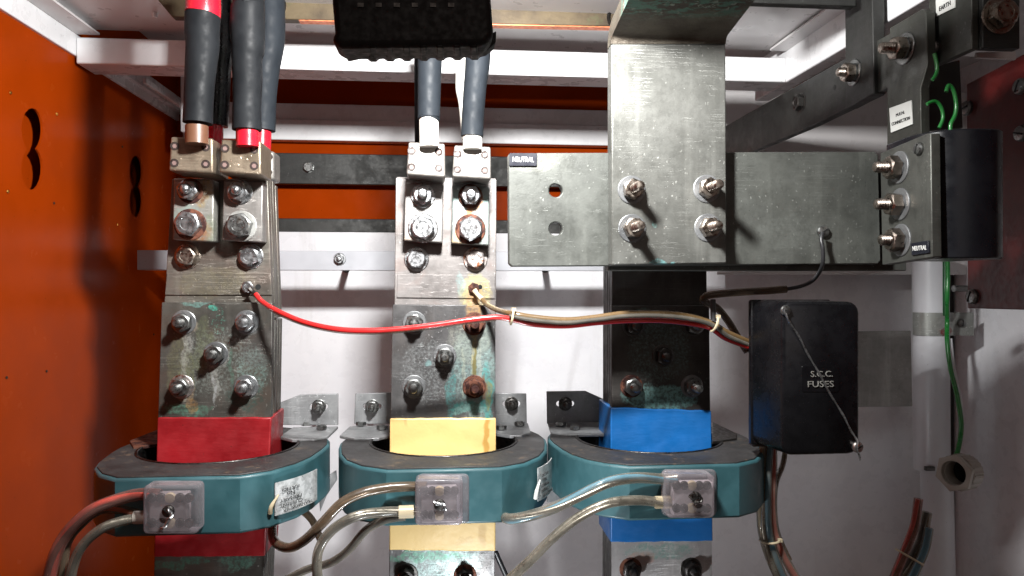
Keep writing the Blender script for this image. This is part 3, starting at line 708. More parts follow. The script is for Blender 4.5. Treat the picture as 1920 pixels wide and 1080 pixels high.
vcable('black sleeved cable with red end just behind the leftmost cable',
    [(409, -40, .8), (411, 40, .9), (410, 90, 1.0), (407, 130, .92), (406, 180, .88), (403, 236, .86), (402, 232, .62), (399, 290, .62)], .0138,
    None, [('sleeve', BLACK, 0, 5, 1), ('red_insulation', REDPVC, 6, 7, 1)], .735)
vcable('wrinkled black sleeved cable with red end behind the second cable',
    [(505, -40, 1.0), (506, 40, 1.05), (505, 80, 1.02), (498, 130, .95), (495, 180, .85), (493, 245, .84), (491, 240, .66), (489, 300, .66)], .0138,
    None, [('sleeve', GREYSLEEVE, 0, 5, 1), ('red_insulation', REDPVC, 6, 7, 1)], .74)
vcable('grey black sleeved cable with long white end, left of the two below the lamp',
    [(806, 20, 1.02), (806, 110, 1.0), (805, 160, .95), (804, 215, .92), (804, 221, .94), (804, 218, .80), (805, 275, .80)], .0108,
    None, [('sleeve', GREYSLEEVE, 0, 4, 1), ('white_insulation', WHITEPVC, 5, 6, 1)], .668)
vcable('grey black sleeved cable with short white end, right of the two below the lamp',
    [(898, 20, 1.06), (896, 110, 1.04), (891, 160, .95), (887, 215, .92), (885, 256, .93), (886, 252, .80), (886, 280, .80)], .0108,
    None, [('sleeve', GREYSLEEVE, 0, 4, 1), ('white_insulation', WHITEPVC, 5, 6, 1)], .670)
vcable('white cable with black markings peeking out behind the right grey sleeve',
    [(873, 60, 1.0), (871, 120, 1.0), (870, 165, 1.0), (874, 195, .9), (880, 260, .9)], .0085, None, [('insulation', WHITEPVC, 0, 4, 1)], .75)
vcable('dark cable seen as a thin edge behind the left grey sleeve',
    [(789, 60, 1.0), (790, 150, 1.0), (791, 300, 1.0)], .0070, None, [('insulation', BLACKSLEEVE, 0, 2, 1)], .75)

# ================================================================ TOP COPPER BAR
Yc = .76
t = thing('copper_link_bar', P(740, 20, Yc), 'tarnished brown copper link bar crossing behind the lamp at the top edge', 'copper bar')
part('bar', pplate([(322, 31), (740, 41), (1180, 50), (1180, -90), (296, -90), (296, 0)], Yc, .012), COPPERB, t, .0008)
part('bare_edge', pplate([(560, 37), (740, 41), (1180, 50.5), (1180, 52), (740, 43), (560, 38.5)], Yc-.0004, .010), COPPEREDGE, t)
for x, y in ((507, 10), (1165, 34)):
    bm = lathe([(.013, 0), (.0155, .0), (.0155, .003), (.014, .005), (.012, .003), (.0115, -.002)], 28)
    o = part('grommet', bm, BLKMETAL, t); o.rotation_euler = (R_(90), 0, 0); o.location = P(x, y, Yc) - WL[t]

# ================================================================ NEUTRAL PLATE AND RISER
Yn = .61
t = thing('neutral_busbar', P(1300, 490, Yn), 'wide grey green neutral plate lying level with two drilled holes at its left', 'busbar')
ol = [(956, 287), (1640, 284), (1647, 290), (1652, 488), (1646, 495), (960, 500), (954, 494), (953, 290)]
part('plate', pplate(ol, Yn, .0105, [circ(1042, 357, 12.5), circ(1042, 429, 12.5)]), NEUTM, t, .0012)
part('rear_plate', pplate([(1135, 300), (1700, 300), (1700, 508), (1140, 508)], Yn+.0135, .0105), NEUTM, t, .001)
lb = pplate(rrect(955, 287, 1007, 311, 2), Yn-.0016, .0014); lp = part('name_plate', lb, LABELBLK, t, .0002)
lettering(lp, 'NEUTRAL', P(981, 299, Yn-.0018), (1, 0, 0), (0, 0, 1), .0078, PAINTWHT, fit=(40*Yn/F, 9*Yn/F))
s = small_screw(t, P(1542, 434, Yn), .0052, 'front', DULL)
Yr_ = .5955
t = thing('neutral_riser', P(1255, 490, Yr_), 'tall scratched grey riser plate bolted over the neutral plate, bent forward at the top', 'busbar')
part('plate', pplate([(1146, 82), (1361, 82), (1363, 494), (1147, 497)], Yr_, .0135), RISERM, t, .0012)
part('rear_plate', pplate([(1142, 80), (1300, 80), (1300, 494), (1142, 494)], Yr_+.0155, .006), RISERM, t, .001)
# bend: quarter curve then forward, underside seen
prof = []
pL = P(1146, 82, Yr_); pR = P(1361, 82, Yr_); th = .0135
cs = []
for i in range(7):
    a = R_(90*i/6); cs.append((Yr_ - .006*(1-math.cos(a)), .006*math.sin(a)))
cs += [(.52, .017), (.43, .027)]
bm = new_bm(); A = []; B_ = []
for (y, dz) in cs:
    A.append((bm.verts.new((pL.x, y, pL.z+dz)), bm.verts.new((pR.x, y, pR.z+dz))))
for i, (y, dz) in enumerate(cs):
    a = R_(min(90, 90*i/6)); oy = th*math.cos(a) if i < 7 else -.0; oz = th*math.sin(a) if i < 7 else th
    B_.append((bm.verts.new((pL.x, y+oy, pL.z+dz+oz)), bm.verts.new((pR.x, y+oy, pR.z+dz+oz))))
for i in range(len(cs)-1):
    bm.faces.new((A[i][0], A[i][1], A[i+1][1], A[i+1][0])); bm.faces.new((B_[i][0], B_[i+1][0], B_[i+1][1], B_[i][1]))
    bm.faces.new((A[i][0], A[i+1][0], B_[i+1][0], B_[i][0])); bm.faces.new((A[i][1], B_[i][1], B_[i+1][1], A[i+1][1]))
bmesh.ops.recalc_face_normals(bm, faces=bm.faces[:]); part('bent_top', bm, VERDM, t, smooth=40, label='forward bent top coated with green verdigris')
for x, y in ((1184, 356), (1325, 354), (1185, 428), (1327, 427)):
    bolt(t, P(x, y, Yr_), .0148, 'stud', m=OLIVE, mw=WASHM, L=1.8, washer=.78)

# ================================================================ CURRENT TRANSFORMERS
def ct(label, cx, zt_, cy, nameplate, mirror=False, lk=1.0):
    zb = zt_ - .046; Z = CZ
    t = thing('current_transformer', (cx, cy, Z+zb), label, 'current transformer', 'current transformers round the busbars')
    def outline(s=1.0):
        o = []
        hw = .0495
        left = [(-hw, -.113), (-.074, -.098), (-.090, -.075), (-.098, -.050)]; right = [(hw, -.113), (.072, -.100), (.089, -.076), (.098, -.050)]
        if mirror == 'L': left = [(-hw, -.113), (-.070, -.101), (-.084, -.086), (-.094, -.066), (-.099, -.045)]
        arc = []
        for i in range(1, 20):
            a = R_(-20 + i*220/20); arc.append((.1045*math.cos(a), .1045*math.sin(a)))
        pts = left[::-1] + right + [p for p in arc if p[1] > -.04]
        return [(x*s*.965*(lk if x < -.05 else 1), y*s) for x, y in pts]
    def loop(pts, z): return [Vector((cx+x, cy+y, Z+z)) for x, y in pts]
    hole = [(.071*math.cos(2*math.pi*i/40), .071*math.sin(2*math.pi*i/40)) for i in range(40)]
    part('housing', plate(loop(outline(), zt_), (0, 0, -.046), [loop(hole, zt_)]), TEAL, t, .0022, seg=3)
    rim = [(.0725*math.cos(2*math.pi*i/40), .0725*math.sin(2*math.pi*i/40)) for i in range(40)]
    part('resin_top', plate(loop(outline(.975), zt_+.0012), (0, 0, -.002), [loop(rim, zt_+.0012)]), RESIN, t, .0004)
    part('bore_liner', plate(loop(rim, zt_+.002), (0, 0, -.050), [loop([(x*.965, y*.965) for x, y in rim], zt_+.002)]), BLKMETAL, t, .0005)
    if nameplate:
        x0, x1, zlo, zhi, msg = nameplate
        a = Vector((cx+.052, cy-.1125, 0)); b2 = Vector((cx+.0975, cy-.052, 0)); mid = Vector((cx+.0805, cy-.088, 0))
        def along(s):
            p = a.lerp(b2, s); bulge = Vector((.0065, -.0048, 0))*(1-(2*s-1)**2); return p+bulge+Vector((.0012, -.0009, 0))
        bm = new_bm(); n = 8; V = []
        for i in range(n+1):
            s = x0 + (x1-x0)*i/n; p = along(s)
            V.append([bm.verts.new((p.x, p.y, Z+zlo)), bm.verts.new((p.x, p.y, Z+zhi))])
        for i in range(n): bm.faces.new((V[i][0], V[i+1][0], V[i+1][1], V[i][1]))
        r_ = bmesh.ops.extrude_face_region(bm, geom=bm.faces[:]); bmesh.ops.translate(bm, vec=Vector((-.0008, .0006, 0)), verts=[g for g in r_['geom'] if isinstance(g, bmesh.types.BMVert)])
        bmesh.ops.recalc_face_normals(bm, faces=bm.faces[:])
        npo = part('nameplate', bm, NPMAT, t)
        h = zhi-zlo
        for k_, (line, s0, s1) in enumerate(msg):
            sm = (s0+s1)/2; p = along(x0+(x1-x0)*sm); q = along(x0+(x1-x0)*(sm+.02)) - along(x0+(x1-x0)*(sm-.02))
            nrm = Vector((q.y, -q.x, 0)).normalized()
            z = Z + zlo + h*(.12 + .155*k_)
            L_ = (along(x0+(x1-x0)*s1)-along(x0+(x1-x0)*s0)).length
            lettering(npo, line, Vector((p.x, p.y, z)) + nrm*.0010, -q, (0, 0, -1), .0042, INK, .00015, fit=(L_, .0026 if k_ != 3 else .0036))
        bm = tube([along(x0-.06)+Vector((0, 0, Z+zlo+h*.12)), along(x0-.02)+Vector((-.001, -.003, Z+zlo+h*.35)), along(x0+.04)+Vector((0, 0, Z+zlo+h*.62))], .0012, 8, [1.6, 1.4, .5]); part('tab', bm, TIE if cx < -.1 else LABELWHT, npo)
    return t
_t = NT('foil_nameplate')
_c = _t.mix(_t.rng(_t.noise(120, 6, .7), .42, .6), (.62, .63, .63), (.40, .41, .41))
_c = _t.mix(_t.rng(_t.noise(260, 5, .7), .60, .66), _c, (.04, .04, .04))
_c = stains_on(_t, _c, [(585, 905, .64, 34, 34, (.05, .045, .035), .9, 420, .5)])
_t.set(Base_Color=_c, Metallic=.35, Roughness=.35); _t.bump(_t.noise(500, 4), .3, .0004); NPMAT = _t.m
LN = [('TRANSFORMER', .10, .78), ('CURRENT', .05, .52), ('PRIMARY', .06, .5), ('No', .20, .36), ('RATIO', .10, .45)]
ZC1 = PZ; c1 = ct('teal current transformer round the red taped bar with a scorched silver nameplate', -.209, -.1505, .727, (.30, .99, -.187, -.160, LN), lk=.93)
c2 = ct('teal current transformer round the yellow taped bar, middle of the three', .0015, -.1505, .735, (.48, 1.02, -.186, -.157, LN[:6]))
c3 = ct('teal current transformer round the blue taped bar with a brass terminal on its right', .2045, -.1505, .730, None, 'L')
b = new_bm(); p = Vector((.2045+.100, .71-.02, CZ-.172)); box(b, p+Vector((-.004, -.006, -.008)), p+Vector((.003, .004, .006))); part('brass_terminal', b, BRASS, c3, .001)
b = tube([p+Vector((.001, -.006, .010)), p+Vector((.004, -.010, 0)), p+Vector((.002, -.006, -.012))], .0012, 8); part('terminal_clip', b, BRASS, c3)

# clear terminal covers
def cover(par, x0, y0, x1, y1, Y, tilt, lab, screwxy, dark):
    dep = .026
    t = thing('terminal_cover', P((x0+x1)/2, y1, Y), lab, 'terminal cover', 'clear terminal covers on the current transformers')
    bm = pplate(rrect(x0, y0, x1, y1, 9, 4), Y, dep-.008); part('clear_cap', bm, COVER, t, .0022, seg=3)
    k0 = 8 if tilt > 0 else -6
    bm = pplate(rrect(x0-2+k0, y0-9, x1+7+k0*.6, y1-4, 9, 4), Y+dep-.0075, .0075); part('clear_base', bm, COVER, t, .0015)
    b = new_bm(); A_ = P(x0+12, y0+16, Y+.006); B2 = P(x1-12, y1-14, Y+.016); box(b, A_, B2); blk = part('terminal_block', b, dark, t, .001)
    for row in (.24, .76):
        for i in range(5):
            xx = x0+18 + (x1-x0-34)*i/4; yy = y0 + (y1-y0)*row
            small_screw(t, P(xx, yy, Y+.0058), .0037 if i != 2 else .0042, 'front', DARKSTEEL if i != 2 else TIE, slot=(i != 2), name='terminal_screw')
    sx_, sy_ = screwxy
    small_screw(t, P(sx_, sy_, Y), .0046, 'front', DARKSTEEL, True, 'thumb_screw')
    return t
BLKW = paint('terminal_block_grey', (.34, .31, .315), .5, .2)
tc1 = cover(c1, 267, 911, 371, 1002, .596, 1, 'clear terminal cover sealed with wire, on the leftmost transformer', (316, 958), BLKW)
tc2 = cover(c2, 778, 899, 868, 986, .600, .6, 'smoky clear terminal cover on the middle transformer', (824, 946), BLKW)
tc3 = cover(c3, 1250, 890, 1341, 972, .596, -1, 'clear terminal cover on the rightmost transformer lit from below', (1304, 932), paint('terminal_block_pale', (.55, .50, .51), .5, .15))
def sealwire(pts, lab, r=.0007, m=SHINY):
    b = tube(pts, r, 6); bm2 = tube(pts, r, 6, bm=b, offset=(r*1.2, 0), twist=.7)
    return tag(part('seal_wire', bm2, m), lab, 'seal wire', 'sealing wires')
sealwire([P(314, 955, .588), P(322, 962, .586), P(318, 972, .585), P(310, 985, .584), P(303, 993, .584)], 'twisted seal wire hanging from the leftmost clear cover', .0009)
sealwire([P(812, 942, .590), P(822, 944, .588), P(833, 950, .588), P(836, 956, .589), P(828, 950, .588)], 'short seal wire loop on the middle clear cover', .0010)
sealwire([P(1293, 930, .588), P(1302, 926, .585), P(1312, 931, .585), P(1312, 940, .586), P(1302, 942, .586)], 'curled dark seal wire on the rightmost clear cover', .0011, DARKSTEEL)

# brackets that carry the transformers
BRACKETS = [
 ('galvanised angle bracket with slotted bolt, right of the red busbar', [(525, 755), (563, 740), (634, 738), (634, 797), (530, 797)], (598, 762), (575, 603), 550, 634, .81),
 ('galvanised angle bracket left of the yellow busbar above its transformer', [(666, 738), (745, 736), (745, 795), (664, 795)], (698, 762), (677, 716), 656, 745, .81),
 ('galvanised angle bracket half hidden right of the yellow busbar', [(925, 737), (987, 738), (988, 795), (925, 795)], (959, 757), (974, 940), 925, 990, .81),
 ('galvanised angle bracket with slanted top, left of the blue busbar', [(1025, 734), (1098, 733), (1140, 752), (1140, 795), (1026, 795)], (1060, 757), (1052, 1078), 1027, 1140, .81)]
for lab, poly, slot, bx, x0, x1, Y in BRACKETS:
    t = thing('angle_bracket', P((x0+x1)/2, 800, Y), lab, 'bracket', 'brackets carrying the transformers')
    part('upright', pplate(poly, Y, .003, [rrect(slot[0]-17, slot[1]-5, slot[0]+17, slot[1]+5, 4.9, 4)]), GALV, t, .0006)
    zz = -.1475
    a = P(x0, 795, Y); c = P(x1, 795, Y)
    pts = [Vector((a.x, Y, CZ+zz)), Vector((c.x, Y, CZ+zz)), Vector((c.x-.003, Y-.052, CZ+zz)), Vector((c.x-.014, Y-.066, CZ+zz)), Vector((a.x+.012, Y-.066, CZ+zz)), Vector((a.x-.004, Y-.050, CZ+zz))]
    part('foot', plate(pts, (0, 0, -.003)), GALV, t, .0006)
    bolt(t, P(slot[0], slot[1], Y), .0115, 'stud', m=DULL if slot[0] < 900 else DARKSTEEL, L=1.1, washer=.66)
    for j, xx in enumerate(bx):
        q = PZ(xx, 806 if j else 799, zz); o = bolt(t, q, .0095, 'head', 'up', m=DULL, mw=DULL, washer=.0)
    b = new_bm(); tube([P(slot[0], slot[1], Y+.004), P(slot[0], slot[1], 1.147)], .004, 8, bm=b, step=1); part('standoff_rod', b, DULL, t)
# left bracket of CT1 and right bracket of CT3 (only feet seen), lower brackets
for lab, pts in (('rusty bracket foot behind the left side of the red phase transformer', [(243, 826), (300, 803), (300, 832), (250, 838)]),
                 ('dark bracket foot behind the right side of the blue phase transformer', [(1335, 790), (1381, 812), (1381, 822), (1335, 828)])):
    p = [PZ(x, y, -.1475) for x, y in pts]; o = part('bracket_foot', plate(p, (0, 0, -.003)), DARKSTEEL if 'dark' in lab else RUST, None, .0006)
    tag(o, lab, 'bracket', 'brackets carrying the transformers')
for lab, pts, Y in (('dark lower bracket wing below right of the red phase transformer', [(596, 905), (630, 882), (632, 900), (612, 930), (600, 960)], .80),
                 ('lower bracket wing under the left side of the blue phase transformer', [(1027, 878), (1040, 880), (1062, 940), (1026, 942)], .80)):
    o = part('lower_bracket', pplate(pts, Y, .003), GALV, None, .0006); tag(o, lab, 'bracket', 'brackets carrying the transformers')

# ================================================================ WIRES
def cable(name, label, pts, r, sheath, cores=(), cat='cable', group=None, n=12):
    W3 = [P(x, y, Y) for x, y, Y in pts]
    t = thing(name, W3[0], label, cat, group)
    part('sheath', tube(W3, r, n, step=8), sheath, t, smooth=60)
    for i, cm in enumerate(cores):
        a = 2*math.pi*i/max(1, len(cores)); off = r*.44 if len(cores) > 1 else 0
        part('core', tube(W3, r*(.48 if len(cores) > 1 else .70), 8, step=8, offset=(off*math.cos(a), off*math.sin(a)), twist=.10), cm, t, smooth=60)
    return t
def plain(name, label, pts, r, m, cat='wire', group=None, lug=None):
    W3 = [P(x, y, Y) for x, y, Y in pts]
    o = part(name, tube(W3, r, 12, step=8), m, smooth=60); return tag(o, label, cat, group)
t = plain('red_wire', 'thin red wire sagging from the red busbar across to the fuse box', [(480, 552, .708), (492, 566, .700), (520, 583, .68), (570, 604, .66), (630, 617, .645), (690, 620, .64), (750, 617, .64), (820, 609, .64), (880, 600, .64),
    (930, 595, .64), (960, 599, .64), (1000, 608, .64), (1060, 611, .64), (1120, 605, .64), (1180, 601, .64), (1240, 601, .64), (1290, 606, .64), (1330, 614, .642), (1360, 634, .645), (1402, 650, .648)], .0024, WIRERED)
part('ring_lug', tube([P(468, 541, .712), P(474, 548, .711), P(482, 555, .708)], .0024, 8, [1.1, 1.0, 1.1]), DARKSTEEL, t)
part('clear_stripe', tube([P(x, y, Y) for x, y, Y in [(483, 561, .706), (520, 587, .6805), (570, 608, .6605), (630, 621, .6455), (690, 624, .6405), (750, 621, .6405), (820, 613, .6405), (880, 604, .6405), (930, 599, .6405)]], .0016, 8, step=8), CLR, t)
t = plain('brown_wire', 'stiff brown and gold wire from the rusty screw to the fuse box', [(905, 562, .705), (915, 572, .695), (935, 582, .665), (960, 588, .64), (1000, 595, .637), (1060, 600, .636), (1110, 596, .636), (1170, 588, .636), (1230, 587, .636), (1280, 591, .636), (1330, 604, .638), (1365, 624, .642), (1402, 640, .648)], .0025, BROWNWIRE)
part('ring_lug', tube([P(889, 544, .713), P(896, 553, .711), P(905, 562, .706)], .0024, 8, [1.2, .9, 1.2]), TIE, t)
t = cable('clear_wire', 'brown clear sleeved wire running beside the red wire to the fuse box', [(955, 592, .636), (1000, 600, .634), (1060, 605, .633), (1120, 599, .633), (1180, 592, .633), (1240, 592, .633), (1290, 597, .633), (1335, 609, .636), (1365, 630, .64), (1402, 646, .646)], .0019, CLR, (COREBLK,), 'wire')
t = plain('black_thin_wire', 'thin black wire hanging from the neutral plate screw', [(1542, 437, .603), (1540, 450, .601), (1543, 470, .600), (1541, 500, .605), (1525, 525, .625), (1500, 537, .642), (1468, 543, .642)], .0017, COREBLK)
cable('grey_sleeve_wire', 'grey brown sleeved wire bending down behind the blue busbar edge', [(1474, 542, .642), (1440, 545, .642), (1400, 547, .642), (1350, 551, .643), (1325, 555, .645), (1318, 562, .648), (1327, 569, .655), (1345, 578, .665), (1365, 602, .67), (1385, 635, .66), (1402, 660, .655)], .0034, CLRBROWN, (COREBLK,), 'wire')
plain('black_stub', 'short black wire end standing beside the blue busbar above the cable tie', [(1337, 562, .64), (1337, 580, .638), (1338, 602, .637)], .0024, COREBLK)
def tie(px, py, Y, rx, lab, ang=0, tail=True):
    pts = []
    c = P(px, py, Y); d = Vector((math.cos(ang), 0, math.sin(ang))) ; e = Vector((0, 1, 0))
    for i in range(13):
        a = 2*math.pi*i/12; pts.append(c + d*rx*math.cos(a) + e*rx*math.sin(a))
    b = tube(pts, .0011, 6, step=3)
    q = c + d*rx + Vector((0, -.003, 0)); box(b, q-Vector((.0018, .0015, .0015)), q+Vector((.0018, .0015, .0015)))
    return tag(part('cable_tie', b, TIE), lab, 'cable tie', 'nylon cable ties')
tie(960, 594, .638, .0065, 'yellowed cable tie joining the red and brown wires by the yellow busbar', R_(80))
tie(1339, 607, .638, .0070, 'cable tie around the wires left of the fuse box', R_(70))

def bundle(*a, **k): return cable(*a, group='clear sheathed transformer cables', **k)
bundle('transformer_cable', 'reddish clear cable arching down from the leftmost cover', [(300, 928, .606), (262, 927, .608), (220, 937, .606), (175, 955, .60), (135, 988, .60), (108, 1030, .60), (93, 1080, .60), (88, 1130, .60)], .0048, CLRRED, (CORERED, COREBLK))
bundle('transformer_cable', 'thin dusty clear cable below the reddish one at lower left', [(290, 975, .608), (262, 972, .610), (225, 978, .606), (185, 995, .60), (150, 1030, .60), (133, 1080, .60), (130, 1130, .60)], .0038, CLR, (CORESLV, COREBLK))
bundle('transformer_cable', 'dark clear cable between the two at lower left', [(262, 965, .612), (230, 956, .615), (185, 958, .615), (150, 985, .612), (125, 1020, .61), (117, 1080, .61), (112, 1130, .61)], .0036, CLRBROWN, (CORERED, COREBLK))
bundle('transformer_cable', 'brown clear cable looping left from the middle cover under the red busbar', [(800, 912, .610), (770, 912, .612), (725, 915, .61), (680, 924, .605), (640, 944, .60), (605, 980, .60), (570, 1014, .61), (540, 1027, .63), (515, 1015, .66), (511, 985, .70), (525, 960, .76), (560, 955, .80), (585, 975, .82), (600, 1010, .84)], .0040, CLRBROWN, (COREBLK, BROWNWIRE))
bundle('transformer_cable', 'clear cable with silver core curving down from the middle cover', [(800, 960, .612), (770, 959, .615), (720, 960, .61), (668, 968, .60), (625, 992, .60), (600, 1025, .60), (594, 1065, .60), (603, 1130, .60)], .0040, CLR, (CORESLV, COREBLK))
bundle('transformer_cable', 'dark clear cable swinging lower left behind the silver one', [(760, 968, .620), (720, 975, .62), (685, 995, .63), (655, 1030, .64), (620, 1055, .66), (575, 1068, .68), (530, 1090, .70)], .0036, CLR, (COREBLK, COREBLK))
bundle('transformer_cable', 'blue tinted clear cable from the rightmost cover to the left', [(1270, 898, .606), (1240, 898, .608), (1190, 896, .605), (1140, 905, .60), (1090, 928, .60), (1040, 952, .60), (990, 968, .605), (955, 973, .615), (940, 966, .64)], .0045, CLR, (COREBLUE, CORESLV))
bundle('transformer_cable', 'bright clear cable with silver core falling left from the rightmost cover', [(1275, 943, .606), (1240, 942, .608), (1195, 938, .605), (1140, 944, .60), (1085, 970, .60), (1035, 1010, .60), (990, 1055, .60), (930, 1110, .60)], .0040, CLR, (CORESLV, CORESLV))
for px, py, nm in ((268, 970, 'white cable ferrule entering the leftmost clear cover'), (764, 960, 'cream cable ferrule entering the middle clear cover'), (1244, 942, 'cream cable ferrule entering the rightmost clear cover')):
    b = tube([P(px-16, py, .610), P(px+12, py-1, .610)], .0052, 14, step=1); tag(part('cable_ferrule', b, TIE if px > 300 else BEIGE, smooth=50), nm, 'ferrule', 'ferrules at the clear covers')
plain('dark_wire', 'thin dark wire dropping beside the yellow busbar foot', [(929, 1035, .72), (940, 1060, .72), (956, 1095, .72)], .0026, COREBLK)
# bundle below the fuse box
Yq = .66
G = 'cables below the fuse box'
cable('riser_cable', 'pale clear cable, left of the bundle below the fuse box', [(1434, 800, Yq), (1431, 880, Yq), (1428, 950, Yq), (1431, 1000, Yq), (1448, 1055, Yq), (1475, 1110, Yq)], .0046, CLR, (TIE, CORESLV), group=G)
cable('riser_cable', 'blue cored clear cable in the middle of the bundle', [(1447, 800, Yq-.004), (1441, 870, Yq-.004), (1439, 950, Yq-.004), (1443, 1005, Yq-.004), (1458, 1055, Yq-.004), (1482, 1110, Yq-.004)], .0036, CLR, (COREBLUE,), group=G)
cable('riser_cable', 'red cored cable at the right of the bundle below the fuse box', [(1449, 800, Yq), (1449, 880, Yq), (1448, 950, Yq), (1455, 1005, Yq), (1476, 1055, Yq), (1510, 1110, Yq)], .0040, CLR, (CORERED,), group=G)
cable('riser_cable', 'thin brown cable joining the bundle from the right', [(1474, 830, .70), (1468, 870, .69), (1455, 905, .675), (1452, 950, .668), (1458, 1000, .668), (1480, 1050, .668)], .0026, CLRBROWN, (BROWNWIRE,), group=G)
tie(1443, 1013, Yq-.002, .0085, 'white cable tie round the bundle below the fuse box', R_(4))
cable('riser_cable', 'reddish clear cable emerging from behind the white conduit', [(1722, 935, .80), (1716, 980, .80), (1706, 1010, .80), (1690, 1050, .80), (1665, 1110, .80)], .0050, CLRRED, (CORERED, BROWNWIRE), group=G)
cable('riser_cable', 'dark clear cable beside the reddish one at the conduit foot', [(1738, 960, .81), (1728, 1010, .81), (1712, 1045, .81), (1690, 1085, .81), (1670, 1120, .81)], .0058, CLR, (COREBLK, BROWNWIRE), group=G)
cable('riser_cable', 'blue tinted clear cable nearest the conduit foot', [(1742, 990, .80), (1734, 1030, .80), (1716, 1070, .80), (1695, 1110, .80)], .0050, CLR, (COREBLUE,), group=G)
tie(1705, 1044, .80, .0150, 'white cable tie on the cables at the conduit foot', R_(-30))

# ================================================================ FUSE BOX
Yf = .585
t = thing('fuse_box', P(1505, 855, Yf), 'black bakelite fuse box lettered S.C.C. FUSES right of the blue busbar', 'fuse box')
fx = P(1466, 700, Yf).x; bx_ = P(1404, 700, .655).x
ftz = P(1466, 566, Yf).z; fbz = P(1540, 853, Yf).z; rx = P(1612, 700, Yf).x
def rect(y, x0, z0, x1, z1, r):
    pts = []
    for cx, cz, a in ((x1-r, z1-r, 0), (x0+r, z1-r, 90), (x0+r, z0+r, 180), (x1-r, z0+r, 270)):
        for i in range(5):
            q = R_(a + 22.5*i); pts.append(Vector((cx + r*math.cos(q), y, cz + r*math.sin(q))))
    return pts
bm = new_bm(); rings = []
for (y, ins, r) in ((Yf, .0022, .007), (Yf+.0012, .0006, .0085), (Yf+.003, 0, .009), (.640, -.0005, .009)):
    rings.append([bm.verts.new(p) for p in rect(y, fx+ins - (0 if y < .6 else .004), fbz+ins, rx-ins, ftz-ins, r)])
for a, b_ in zip(rings, rings[1:]):
    n = len(a)
    for i in range(n): bm.faces.new((a[i], a[(i+1) % n], b_[(i+1) % n], b_[i]))
bm.faces.new(rings[0]); bm.faces.new(rings[-1][::-1]); bmesh.ops.recalc_face_normals(bm, faces=bm.faces[:])
part('cover', bm, BLACK, t, smooth=45)
b = new_bm(); box(b, (fx-.0052, .6335, fbz-.0012), (rx+.0010, .6385, ftz+.0010)); part('lid_flange', b, BLACK, t, .0012)
b = new_bm(); box(b, (bx_-.002, .6405, P(1420, 836, .645).z), (rx+.001, .652, P(1420, 563, .645).z)); part('back_plate', b, paint('brown_bakelite_base', (.05, .03, .025), .4, .3), t, .0012)
pl = part('embossed_panel', pplate(rrect(1503, 686, 1573, 735, 4), Yf-.0004, .0006), BLACK, t, .0002)
lettering(pl, 'S.C.C.', P(1541, 701, Yf-.0010), (1, 0, 0), (0, 0, 1), .0108, SILVERENG, fit=(45*Yf/F, 11.5*Yf/F))
lettering(pl, 'FUSES', P(1539, 720, Yf-.0010), (1, 0, 0), (0, 0, 1), .0108, SILVERENG, fit=(53*Yf/F, 12*Yf/F))
small_screw(t, P(1472, 582, Yf), .0042, 'front', DULL, name='cover_screw'); small_screw(t, P(1607, 838, Yf), .0046, 'front', RUSTY, name='cover_screw')
sealwire([P(1470, 578, .579), P(1473, 590, .579), P(1486, 612, .5805), P(1508, 650, .583), P(1535, 700, .583), P(1565, 752, .583), P(1592, 800, .582), P(1606, 826, .581), P(1608, 845, .580), P(1613, 862, .582)], 'twisted silver seal wire stretched across the front of the fuse box', .0006)

# zinc bracket plate behind the fuse box
tag(part('support_plate', pplate([(1560, 622), (1708, 620), (1711, 762), (1560, 764)], .90, .003), ZINC, None, .0006), 'plain zinc support plate showing right of the fuse box', 'metal plate')

# ================================================================ EARTH / MEN LINK GROUP (plates facing left)
Xp = .400; Xl = .369
t = thing('earth_link_bar', PX(1500, 240, Xp), 'dark bar sloping up to the right behind the neutral riser', 'metal bar')
part('bar', xplate([(1352, 241), (1580, 112), (1640, 78), (1640, 178), (1520, 237), (1352, 308)], Xp, .010), DARKMETAL, t, .0008)
bolt(t, PX(1503, 192, Xp), .0155, 'head', 'left', m=DARKSTEEL, washer=.66)
bm = lathe([(0, 0), (.0026, 0), (.0026, .0004), (0, .0004)], 14); o = part('drilled_hole', bm, HOLE, t); o.rotation_euler = (0, R_(-90), 0); o.location = PX(1565, 164, Xp-.0001) - WL[t]
t = thing('earth_frame_bar', PX(1610, 100, Xp-.012), 'dark upright bar with one bronze nut, joined to a level arm at the top edge', 'metal bar')
part('upright', xplate([(1583, -60), (1634, -60), (1639, 175), (1586, 204)], Xp-.012, .0118), DARKMETAL, t, .001)
bm = new_bm(); a = P(1385, 8, .66); c = P(1600, 8, .66); box(bm, (a.x, .655, a.z), (c.x, .665, a.z+.05)); part('arm', bm, DARKMETAL, t, .001)
bolt(t, PX(1601, 136, Xp-.012), .016, 'stud', 'left', m=OLIVE, mw=DULL, L=1.1, washer=.78)
LINKM = busbar('link_strap_metal', (.075, .078, .068), (.12, .123, .108), [], rough=.4, metal=.5, speck=.3, scratch=.3)
t = thing('link_strap', PX(1700, 200, Xp-.006), 'joggled grey strap with the white M.E.N. CONNECTION label', 'metal strap')
part('strap', xplate([(1637, 80), (1668, 63), (1668, 52), (1728, 17), (1736, 22), (1739, 120), (1726, 165), (1727, 262), (1663, 283), (1663, 164), (1640, 177)], Xp-.008, .008), LINKM, t, .0008)
bolt(t, PX(1697, 91, Xp-.008), .0175, 'stud', 'left', m=OLIVE, mw=DULL, L=1.35, washer=.78)
def xlabel(par, pts, X, mat_):
    return part('name_plate', plate([PX(x, y, X) for x, y in pts], (.0012, 0, 0)), mat_, par, .0002)
